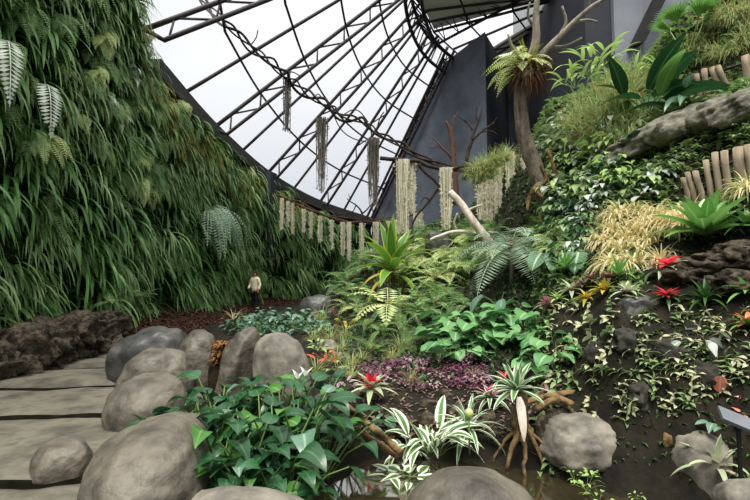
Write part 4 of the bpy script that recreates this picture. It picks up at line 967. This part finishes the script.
# leafy slope
SL = [proto(broad, m, 16, (.2, .8), .55, .26, 1.6, s, 'lance', (.3, 1.3), 'stalk', None, (-.5, .5)) for m, s in (('vine_green', 141), ('lime', 142), ('palegrey', 143), ('dark_leaf', 144))]
NMS = ['mid-green leafy plant', 'lime green leafy plant', 'pale grey leafy plant', 'dark leafy plant']
for i in range(105):
    x = rnd.uniform(545, 668); y = rnd.uniform(128, 205)
    if y > 200-.0*(x-545): continue
    j = rnd.choice((0, 0, 1, 1, 2, 3, 3)); put(SL[j], 'slope_plant', x, y, rnd.uniform(14, 24), NMS[j]+' in the mixed slope right of the fern-topped trunk', 'leafy plant', NMS[j]+'s right of the trunk')
for i in range(60):
    x = rnd.uniform(548, 600); y = rnd.uniform(195, 262)
    if x > 590 and y > 215: continue
    j = rnd.choice((0, 2, 3, 3)); put(SL[j], 'slope_plant', x, y, rnd.uniform(13, 20), NMS[j]+' on the shady slope left of the yellow grass', 'leafy plant', NMS[j]+'s left of the yellow grass')
for i in range(34):
    x = rnd.uniform(553, 625); y = rnd.uniform(122, 190); put((FL+FG)[i % 4], 'bank_fern', x, y, rnd.uniform(14, 22), ('pale green' if i % 4 < 2 else 'mid-green')+' fern on the slope right of the fern-topped trunk', 'fern', 'pale ferns right of the trunk' if i % 4 < 2 else 'green ferns right of the trunk')
# long grasses on the crest
CG = [proto(tuft, 'grass', 70, 1.2, .05, 1.9, s, (.4, 1.5), .25, 'grass_dry') for s in (151, 152)]
for i in range(70):
    x = rnd.uniform(545, 640); y = rnd.uniform(82, 150)+max(0, (600-x)*.3)*0
    if y < 150-(x-540)*.9 or (x < 562 and y > 100): continue
    put(CG[i % 2], 'arching_grass_tuft', x, y, rnd.uniform(20, 32), 'long arching grass on the crest behind the fern-topped trunk', 'grass', 'arching grasses on the crest')
for i in range(26):
    x = rnd.uniform(474, 512); y = rnd.uniform(166, 184)-(x-478)*.35
    put(CG[i % 2], 'arching_grass_tuft', x, y, rnd.uniform(12, 20), 'tufted grass on the slope left of the fern-topped trunk', 'grass', 'grasses left of the trunk')
CP = proto(broad, 'lime', 14, (.3, .6), .9, .14, 1.8, 153, 'lance', (.5, 1.4), 'stalk', None, (.2, 1.2))
for i, (x, y, r) in enumerate(((590, 75, 30), (606, 66, 28), (575, 88, 26), (632, 80, 22), (658, 76, 20))): put(CP, 'crest_plant', x, y, r, 'strappy bright plant standing up on the crest against the dark wall', 'leafy plant', 'bright strappy plants on the crest')
GT = [proto(tuft, 'grass', 80, 1.0, .06, 2.6, s, (.0, 1.4), .3, 'grass_dry') for s in (154, 155)]
for i in range(90):
    x = rnd.uniform(688, 760); y = rnd.uniform(2, 62)
    if y < 45-(x-688)*1.2: continue
    if 700 < x < 735 and 28 < y < 48 : continue
    put(GT[i % 2], 'drooping_grass_tuft', x, y, rnd.uniform(13, 20), 'drooping yellow-green grass on the overhang in the upper right corner', 'grass', 'grasses of the upper right overhang')
put(proto(broad, 'dark_leaf', 14, (.15, .4), .95, .30, .9, 156, 'lance', (.5, 1.3), 'stalk', 'brom_green', (.1, 1.2), .25), 'bird_nest_fern', 648, 132, 62, 'big plant with upright broad dark leaves on the upper right slope', 'leafy plant', up=.35)
put(proto(broad, 'dark_leaf', 9, (.3, .6), .8, .4, 1.2, 157, 'ovate', (.2, 1.0), 'stalk', 'grey_leaf', (-.6, .2)), 'broad_leaved_plant', 640, 146, 42, 'lower broad drooping dark-leaved plant under the upright one', 'leafy plant')
put(proto(broad, 'grey_leaf', 9, (.2, .5), 1.0, .2, 1.0, 158, 'lance', (.1, .8), 'stalk', 'dark_leaf', (-.3, .4)), 'broad_leaved_plant', 682, 108, 44, 'spreading grey-dark plant left of the upper log fence', 'leafy plant')
def fanpalm(root):
    mb = MB(); st = MB(); r = random.Random(3)
    for j in range(5):
        a = j*1.3; e_ = V((cos(a)*.4, sin(a)*.4, 1.0)); tube(st, [(0, 0, 0), e_], .018, 5)
        for i in range(15): 
            q = -1.3+2.6*i/14; strap(mb, e_, V((cos(a+q), sin(a+q), .9)), .65, .09, .7, 6, .5, 'lance', 0, 0, r)
    part(mb, 'fans', M['brom_green'], root); part(st, 'stalks', M['stalk'], root)
put(proto(fanpalm), 'fan_palm', 688, 60, 36, 'green fan palm against the grey wall in the upper right', 'palm')
MG = [proto(broad, 'vine_green', 18, (.1, .7), .42, .26, 1.0, s, 'ovate', (.1, 1.3), 'stalk', 'cream', (-.5, .5)) for s in (161, 162)]
for i in range(90):
    x = rnd.uniform(640, 752); y = rnd.uniform(100, 172) if x < 690 else rnd.uniform(98, 140)
    put(MG[i % 2], 'creeping_plant', x, y, rnd.uniform(9, 16), 'small cream-flecked creeper on the rock below the upper log fence', 'creeper', 'creepers on the upper right rock')
# log fences
def fence(label, tops, bots, Y, wpx, px0, px1):
    o = empty('log_fence', at(bots[0][0], bots[0][1], Y[0]), label, 'fence'); n = len(tops); L0 = o.location
    for i in range(n):
        Yi = Y[0]+(Y[1]-Y[0])*i/(n-1); a, b_ = at(*bots[i], Yi), at(*tops[i], Yi); b_.y = a.y+(rnd.uniform(-.04, .04)); rr = wpx[i]*.5*Yi/F
        mb = MB(); tube(mb, [a-V((0, 0, .25))-L0, a.lerp(b_, .35)-L0+V((rr*.15, 0, 0)), a.lerp(b_, .7)-L0-V((rr*.1, 0, 0)), b_-L0], [rr*1.05, rr, rr*.96, rr], 12)
        po = part(mb, 'post', M['log'], o); mb = MB(); tube(mb, [b_-L0-V((0, 0, .01)), b_-L0+V((0, 0, .006))], rr*.93, 12); part(mb, 'cut_end', M['logend'], po)
    for f in (.25, .8):
        mb = MB(); tube(mb, [at(*bots[0], Y[0]+.1).lerp(at(*tops[0], Y[0]+.1), f)-L0, at(*bots[-1], Y[1]+.1).lerp(at(*tops[-1], Y[1]+.1), f)-L0], .022, 6); part(mb, 'rail', M['wire'], o)
    mb = MB(); A0, A1, B0, B1 = at(*bots[0], Y[0]+.12), at(*tops[0], Y[0]+.12), at(*bots[-1], Y[1]+.12), at(*tops[-1], Y[1]+.12)
    k = 34
    for i in range(k+1): tube(mb, [A0.lerp(B0, i/k)-L0, A1.lerp(B1, i/k)-L0], .004, 4, False)
    for i in range(13): tube(mb, [A0.lerp(A1, i/12)-L0, B0.lerp(B1, i/12)-L0], .004, 4, False)
    part(mb, 'wire_mesh', M['wire'], o); return o
fence('lower log fence of pale upright posts with black mesh along the raised walk', [(684, 178), (689, 172), (696, 171), (707, 160), (714, 153), (722, 152), (738, 148), (746, 146), (762, 140)], [(689, 198), (696, 200), (704, 203), (712, 201), (720, 200), (729, 198), (741, 192), (752, 190), (766, 186)], (6.75, 6.2), [5.5, 5, 5.5, 5.5, 6, 6.5, 10, 7, 8], 0, 0)
fence('upper log fence of pale posts with black mesh below the grassy overhang', [(697, 74), (703, 70), (712, 68), (718, 66), (744, 57), (756, 52), (768, 48)], [(701, 94), (708, 96), (722, 96), (732, 97), (748, 88), (760, 86), (772, 84)], (9.0, 8.3), [5.5, 5.5, 6.5, 5, 7, 6, 7], 0, 0)
# =================================================================== FERN-TOPPED TRUNK
TB = hit(546, 200)[0]; YT = TB.y-.05
def tp(x, y, Y=12.3): return at(x, y, Y-12.3+YT)-TB
o = empty('fern_topped_tree', TB, 'leaning grey tree trunk carrying a big fern ball on the slope', 'tree')
mb = MB(); pts = spline([tp(550, 212), tp(540, 182), tp(528, 150), tp(522, 120), tp(521, 92), tp(527, 68)], 6); n = len(pts); tube(mb, [p+V((noise.noise(p*3)*.04, 0, 0)) for p in pts], [(.27-.10*i/n)*YT/13.5 for i in range(n)], 12); part(mb, 'trunk', M['bark'], o)
for L_, r0 in ((([(530, 62), (536, 40), (536, 15), (538, -12)]), .11), ([(536, 62), (548, 48), (560, 36), (574, 22), (590, 8), (606, -2)], .085), ([(560, 36), (566, 22), (562, 6)], .05), ([(574, 22), (588, 20), (598, 22)], .04), ([(548, 48), (566, 46), (582, 38)], .05), ([(532, 62), (514, 50), (508, 34)], .05), ([(536, 30), (528, 16), (530, 2)], .04), ([(590, 8), (588, -4), (592, -14)], .03)):
    mb = MB(); P = spline([tp(x, y, 12.3-.12*k) for k, (x, y) in enumerate(L_)], 4); tube(mb, P, [r0*1.3*YT/12.3*(1-.6*i/len(P)) for i in range(len(P))], 8); part(mb, 'branch', M['greybark'], o)
for L_ in ([(548, 195), (556, 180), (553, 165), (548, 150)], [(545, 200), (538, 192), (546, 180), (541, 165)], [(552, 205), (560, 195), (556, 178)], [(540, 185), (530, 195), (527, 212)], [(548, 205), (540, 218), (546, 228)], [(545, 188), (556, 206), (551, 222)]):
    mb = MB(); P = spline([tp(x, y, 12.1) for x, y in L_], 4); tube(mb, P, [.075*YT/12.3*(1-.5*i/len(P)) for i in range(len(P))], 7); part(mb, 'root', M['root'], o)
fb = at(527, 72, YT-.1)
o = empty('staghorn_fern', fb, 'round brown fern ball with lime fronds on top of the leaning trunk', 'fern'); r = random.Random(4)
mb = MB()
for i in range(420):
    d = yawv(r.random()*6.3, r.uniform(-1.2, .5)); strap(mb, d*.25+V((.05, 0, 0)), (d+V((0, 0, .2))), r.uniform(.25, .55), .03, 1.6, 5, .2, 'grass', 0, 0, r)
part(mb, 'root_ball', M['root_fibre'], o)
mb = MB()
for i in range(22):
    d = yawv(r.uniform(2.0, 5.2), r.uniform(0, .8)); frond(mb, d*.2+V((-.05, 0, .1)), d, r.uniform(.6, 1.0), .3, 1.8, 16, r, .6)
part(mb, 'fronds', M['fern_lime'], o)
mb = MB()
for i in range(60): strap(mb, V((0, 0, .15)), yawv(r.random()*6.3, r.uniform(.2, 1.2)), r.uniform(.4, .8), .035, 1.2, 6, .2, 'lance', 0, 0, r)
part(mb, 'dry_leaves', M['olive'], o)
# dead trees and vines
def branchy(name, label, cat, L, Y, mat, sides=7, dY=0.):
    o0 = at(L[0][0][0][0], L[0][0][0][1], Y); o = empty(name, o0, label, cat)
    for k, (pp, r0, r1) in enumerate(L):
        P = spline([at(x, y, Y+dY*j)-o0 for j, (x, y) in enumerate(pp)], 5); n = len(P)
        mb = MB(); tube(mb, [p+V((noise.noise(p*2+V((k, 0, 0))), noise.noise(p*2+V((0, k, 5))), noise.noise(p*2+V((0, 9, k)))))*.06 for p in P], [r0+(r1-r0)*i/(n-1) for i in range(n)], sides); bo = part(mb, 'stem' if k == 0 else 'branch', M[mat], o)
        if 0 < k and name == 'dead_tree':
            for q in (n//2, n-2):
                tw = MB(); d_ = (P[q+1]-P[q-1]).normalized(); sd = V((rnd.uniform(-1, 1), rnd.uniform(-.5, .5), rnd.uniform(0, 1))); l_ = rnd.uniform(.15, .3)
                tube(tw, [P[q], P[q]+(d_+sd*.5)*l_*.5, P[q]+(d_+sd)*l_], [r1*.8, r1*.55, r1*.3], 5); part(tw, 'twig', M[mat], bo)
    return o
branchy('dead_tree', 'bare dead tree with a reddish stem in front of the dark wall', 'tree', [([(456, 205), (454, 175), (453, 150), (450, 132), (446, 121)], .15, .05), ([(453, 148), (453, 130), (455, 116)], .06, .02), ([(452, 158), (442, 148), (432, 138)], .06, .02), ([(446, 150), (438, 147), (430, 148)], .03, .015)], 16.5, 'redbark')
branchy('dead_tree', 'black forked dead tree right of the reddish one', 'tree', [([(464, 180), (468, 152), (472, 138), (478, 122), (483, 106)], .09, .02), ([(472, 140), (482, 132), (494, 122)], .06, .02), ([(473, 130), (467, 122), (458, 117)], .04, .015), ([(478, 122), (476, 112), (479, 102)], .03, .012), ([(482, 132), (490, 131), (496, 134)], .03, .012)], 16.3, 'darkbark')
branchy('dark_branch', 'dark branch holding the long moss curtains below the dark wall', 'branch', [([(380, 158), (402, 160), (416, 161), (432, 167), (446, 169), (462, 166), (480, 164), (500, 156), (522, 148)], .07, .06), ([(418, 164), (428, 175), (440, 187), (452, 198)], .07, .04), ([(425, 172), (420, 166), (416, 172)], .03, .015), ([(440, 186), (430, 200), (418, 214), (410, 232)], .05, .03), ([(430, 200), (424, 198), (420, 204)], .03, .012)], 14.6, 'darkbark')
DL = hit(496, 250)[0].y-.25
branchy('driftwood_log', 'pale bleached log lying down the slope with a forked arm', 'log', [([(450, 192), (458, 201), (466, 212), (478, 228), (496, 250)], .0078*DL, .0098*DL), ([(474, 234), (462, 231), (448, 232), (438, 236), (430, 240)], .0055*DL, .0025*DL), ([(466, 212), (474, 208), (482, 205)], .05, .02), ([(458, 232), (455, 222), (458, 212)], .04, .02)], DL+.5, 'drift', 9, -.12)
VP = [(196, -8), (214, 14), (232, 28), (250, 46), (268, 60), (284, 74), (296, 84), (312, 96), (330, 106), (342, 116), (362, 120), (376, 132), (396, 142), (420, 156), (452, 168), (480, 172)]
o0 = at(*VP[0], 13.5); o = empty('hanging_vine', o0, 'twisted bare woody vine slung under the glass roof across the picture', 'vine')
for k in range(3):
    P = spline([at(x, y, 13.5+.12*i)-o0 for i, (x, y) in enumerate(VP)], 8); mb = MB()
    Q = [p+V((cos(i*.33+k*2.1), sin(i*.27+k*2.1), sin(i*.33+k*2.1)))*(.10+.09*noise.noise(p*.8+V((k, 0, 0)))) for i, p in enumerate(P)]
    tube(mb, Q, [.045, .035, .028][k], 6); part(mb, 'strand', M['darkbark'], o)
for pp in ([(284, 74), (292, 72), (300, 76)], [(342, 116), (352, 110), (360, 112), (368, 122)], [(330, 106), (340, 128), (352, 138), (366, 142)], [(376, 132), (380, 118), (384, 112)], [(250, 46), (256, 38), (258, 30)], [(314, 98), (318, 94), (322, 98)]):
    mb = MB(); tube(mb, spline([at(x, y, 14.6)-o0 for x, y in pp], 4), .02, 5); part(mb, 'twig', M['darkbark'], o)
branchy('bare_twig', 'bare forked twig rising above the row of moss at the far end of the wall', 'branch', [([(363, 224), (362, 214), (356, 206), (346, 198)], .06, .02), ([(362, 214), (370, 206), (374, 202)], .04, .015), ([(356, 206), (352, 212), (344, 214)], .03, .012), ([(350, 200), (348, 194)], .02, .01)], 20, 'darkbark')
branchy('vine_line', 'brown twiggy line along the far wall holding the row of moss tails', 'vine', [([(278, 195), (292, 202), (308, 209), (324, 215), (345, 221), (368, 222), (392, 220), (420, 212)], .06, .05), ([(284, 199), (300, 202), (318, 212), (340, 217), (360, 219)], .03, .025), ([(330, 218), (350, 224), (376, 219), (400, 217)], .03, .02)], 20.2, 'redbark')
# hanging moss
def moss(label, x, y0, y1, wpx, Y, mat, n=70, group=None, seed=0):
    r = random.Random(int(x*7+y0)+seed); top = at(x, y0, Y); L = top.z-at(x, y1, Y).z; wd = wpx*Y/F*.5
    o = empty('hanging_moss', top, label, 'moss', group); mb = MB()
    for i in range(n):
        a = r.random()*6.3; rr = sqrt(r.random())*wd; p = V((cos(a)*rr, sin(a)*rr*.7, 0)); l = L*(1-.55*r.random()**2.2); m = 9; vs = []; fs = []; ph = r.random()*6; s_ = V((cos(ph), sin(ph), 0))
        for k in range(m+1):
            t = k/m; q = p*(1-.25*t)+V((noise.noise(V((i*3.1, t*3, x))), noise.noise(V((t*3, i*3.1, x))), 0))*.06*t**.5-V((0, 0, l*t)); hw = Y/F*.55*(1-.5*t); vs += [q-s_*hw, q+s_*hw]
            if k < m: b = 2*k; fs.append((b, b+1, b+3, b+2))
        for k in range(7):
            t = r.random(); q = p*(1-.25*t)-V((0, 0, l*t)); d = yawv(r.random()*6.3, r.uniform(-1.2, .2))*.1; vs_ = [q, q+d, q+d*.5+V((0, .0, -.04))]; b = len(vs); vs += vs_; fs.append((b, b+1, b+2))
        mb.add(vs, fs)
    part(mb, 'strands', M[mat], o); return o
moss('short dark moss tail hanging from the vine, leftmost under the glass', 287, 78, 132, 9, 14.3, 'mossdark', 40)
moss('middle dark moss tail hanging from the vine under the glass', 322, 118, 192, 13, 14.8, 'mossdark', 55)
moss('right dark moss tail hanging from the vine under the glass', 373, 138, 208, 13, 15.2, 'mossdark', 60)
moss('widest pale moss curtain hanging left of the dead trees', 403, 160, 234, 15, 14.6, 'moss', 130)
moss('shorter pale moss strip at the right side of the widest curtain', 412, 160, 214, 7, 14.7, 'moss', 55)
moss('separate pale moss curtain in front of the reddish dead tree', 446, 168, 230, 13, 14.5, 'moss', 120)
nm_ = ['first', 'second', 'third', 'fourth', 'fifth']
for i, (x, y0, y1, w_) in enumerate(((480, 163, 220, 9), (488, 160, 224, 10), (497, 158, 222, 9), (510, 152, 216, 9), (525, 149, 208, 9))):
    moss(nm_[i]+' pale moss strip from the left in the curtain beside the leaning trunk', x, y0, y1, w_, 13.2, 'moss', 80, 'moss strips beside the trunk')
ROW = [(282, 198, 230, 3), (288, 201, 226, 3), (293, 203, 234, 3), (304, 209, 233, 3), (311, 212, 238, 3), (320, 216, 243, 4), (332, 220, 249, 4), (343, 222, 256, 5), (349, 222, 262, 5), (362, 223, 257, 5), (376, 222, 248, 6), (388, 221, 242, 6), (395, 220, 240, 4), (416, 213, 232, 5), (421, 212, 228, 4)]
wd_ = ['first', 'second', 'third', 'fourth', 'fifth', 'sixth', 'seventh', 'eighth', 'ninth', 'tenth', 'eleventh', 'twelfth', 'thirteenth', 'fourteenth', 'fifteenth']
for i, (x, y0, y1, w_) in enumerate(ROW): moss('thin pale moss tail, %s from the left in the row along the far wall' % wd_[i], x, y0, y1, w_, 20.0, 'moss', 34, 'row of moss tails')

# ground cover on the hill
def cover(name, label, N, mat, cond, size, seed):
    r = random.Random(seed); mb = MB(); n = 0; NX = len(xs)-1; tries = 0
    while n < N and tries < N*12:
        tries += 1; i = r.randrange(NX); j = r.randrange(NR); a = hv[i*(NR+1)+j]; b_ = hv[(i+1)*(NR+1)+j]; c = hv[i*(NR+1)+j+1]
        q = a+(b_-a)*r.random()+(c-a)*r.random()
        if not cond(q, xs[i]): continue
        s_ = r.uniform(*size)*(.5+q.y/12)
        strap(mb, q, yawv(r.random()*6.3, r.uniform(0, 1.2)), s_, s_*.38, 1.6, 2, .3, 'lance', 0, 0, r); n += 1
    tag(mb.build(name, M[mat]), label, 'ground cover', kind='stuff')
face = lambda q, x: x > 548 and q.z < 1.35
cover('ground_cover', 'small green leaves covering the middle slope around the cordyline', 9000, 'cover_dark', lambda q, x: 335 < x < 555 and q.z > -.3 and q.y > 6.6, (.06, .15), 1)
cover('bank_cover', 'small green leaves covering the steep right bank', 16000, 'cover', lambda q, x: x > 530 and not face(q, x) and not (x > 640 and q.z < 2.0), (.08, .2), 2)
cover('dark_bank_cover', 'small dark leaves scattered on the dark rock face at right', 5000, 'cover_dark', lambda q, x: x > 548 and -.2 < q.z < 5.4, (.04, .1), 3)
# =================================================================== THE PERSON
def skinned(name, mat, pts, edges_, rad, parent, root=0, lev=2):
    me = bpy.data.meshes.new(name); me.from_pydata([V(p) for p in pts], edges_, []); me.materials.append(mat)
    ob = bpy.data.objects.new(name, me); col.objects.link(ob); ob.parent = parent
    ob.modifiers.new('skin', 'SKIN'); 
    if not me.skin_vertices: me.skin_vertices.new()
    for i, q in enumerate(rad): sv = me.skin_vertices[0].data[i]; sv.radius = (q if hasattr(q, '__len__') else (q, q)); sv.use_root = (i == root); 
    ss = ob.modifiers.new('sub', 'SUBSURF'); ss.levels = lev; ss.render_levels = lev
    for f in me.polygons: f.use_smooth = True
    return ob
pr = empty('person', at(255, 290, 18.75)*1, 'person in a cream long-sleeved shirt and dark trousers standing by the far green wall', 'person')
pr.location.z = 0.16; pr.rotation_euler = (0, 0, -.5)
# faces -Y (toward the camera), head turned aside and a little down
body = [(0, 0, .92), (0, 0, 1.1), (0, -.01, 1.3), (0, 0, 1.42), (0, -.01, 1.49), (0, -.03, 1.56), (0, -.035, 1.63), (.09, 0, .88), (.10, -.01, .48), (.10, .02, .09), (.11, -.11, .03), (-.09, 0, .88), (-.10, -.01, .48), (-.10, .02, .09), (-.11, -.11, .03),
 (.18, 0, 1.37), (.25, .02, 1.12), (.24, -.06, .88), (.24, -.08, .80), (-.18, 0, 1.37), (-.27, .0, 1.13), (-.22, -.16, .96), (-.16, -.22, .98)]
be = [(0, 1), (1, 2), (2, 3), (3, 4), (4, 5), (5, 6), (0, 7), (7, 8), (8, 9), (9, 10), (0, 11), (11, 12), (12, 13), (13, 14), (3, 15), (15, 16), (16, 17), (17, 18), (3, 19), (19, 20), (20, 21), (21, 22)]
br = [(.13, .10), (.12, .09), (.13, .10), (.08, .07), .05, (.075, .085), (.07, .08), .08, .055, .04, (.035, .03), .08, .055, .04, (.035, .03), .055, .04, .03, .033, .055, .04, .03, .033]
skinned('body', M['skin'], body, be, br, pr)
skinned('shirt', M['shirt'], [(0, 0, .84), (0, 0, 1.05), (0, -.01, 1.28), (0, 0, 1.42), (.18, 0, 1.38), (.255, .02, 1.12), (.245, -.05, .93), (-.18, 0, 1.38), (-.275, 0, 1.13), (-.23, -.15, .98)], [(0, 1), (1, 2), (2, 3), (3, 4), (4, 5), (5, 6), (3, 7), (7, 8), (8, 9)], [(.175, .13), (.165, .125), (.175, .13), (.10, .09), .075, .06, .05, .075, .06, .05], pr)
skinned('trousers', M['trouser'], [(0, 0, .93), (.09, 0, .84), (.10, -.01, .48), (.10, .02, .10), (-.09, 0, .84), (-.10, -.01, .48), (-.10, .02, .10)], [(0, 1), (1, 2), (2, 3), (0, 4), (4, 5), (5, 6)], [(.16, .12), .105, .078, .065, .105, .078, .065], pr)
skinned('shoe', M['wire'], [(.10, .05, .04), (.11, -.14, .035)], [(0, 1)], [(.05, .045), (.042, .035)], pr); skinned('shoe', M['wire'], [(-.10, .05, .04), (-.11, -.14, .035)], [(0, 1)], [(.05, .045), (.042, .035)], pr)
skinned('hair', M['hair'], [(0, .035, 1.52), (0, .03, 1.60), (0, -.01, 1.675)], [(0, 1), (1, 2)], [(.07, .05), (.085, .075), (.07, .075)], pr)
mb = MB(); vs, fs = ico(2)
for s in (-1, 1): mb.add([V((s*.028, -.112, 1.60))+v*.011 for v in vs], fs)
part(mb, 'eyes', M['hair'], pr)
mb = MB(); mb.add([(0, -.112, 1.605), (-.016, -.11, 1.562), (.016, -.11, 1.562), (0, -.142, 1.565)], [(0, 1, 3), (0, 3, 2), (1, 2, 3)]); part(mb, 'nose', M['skin'], pr)
mb = MB(); obox(mb, (0, -.108, 1.54), V((.022, 0, 0)), V((0, .008, 0)), V((0, 0, .004))); part(mb, 'mouth', M['redbark'], pr)
# unused prototypes
for o in [a for a in bpy.data.objects if a.name.startswith('proto') and a.location.z < -40]:
    for c in list(o.children): bpy.data.objects.remove(c)
    bpy.data.objects.remove(o)
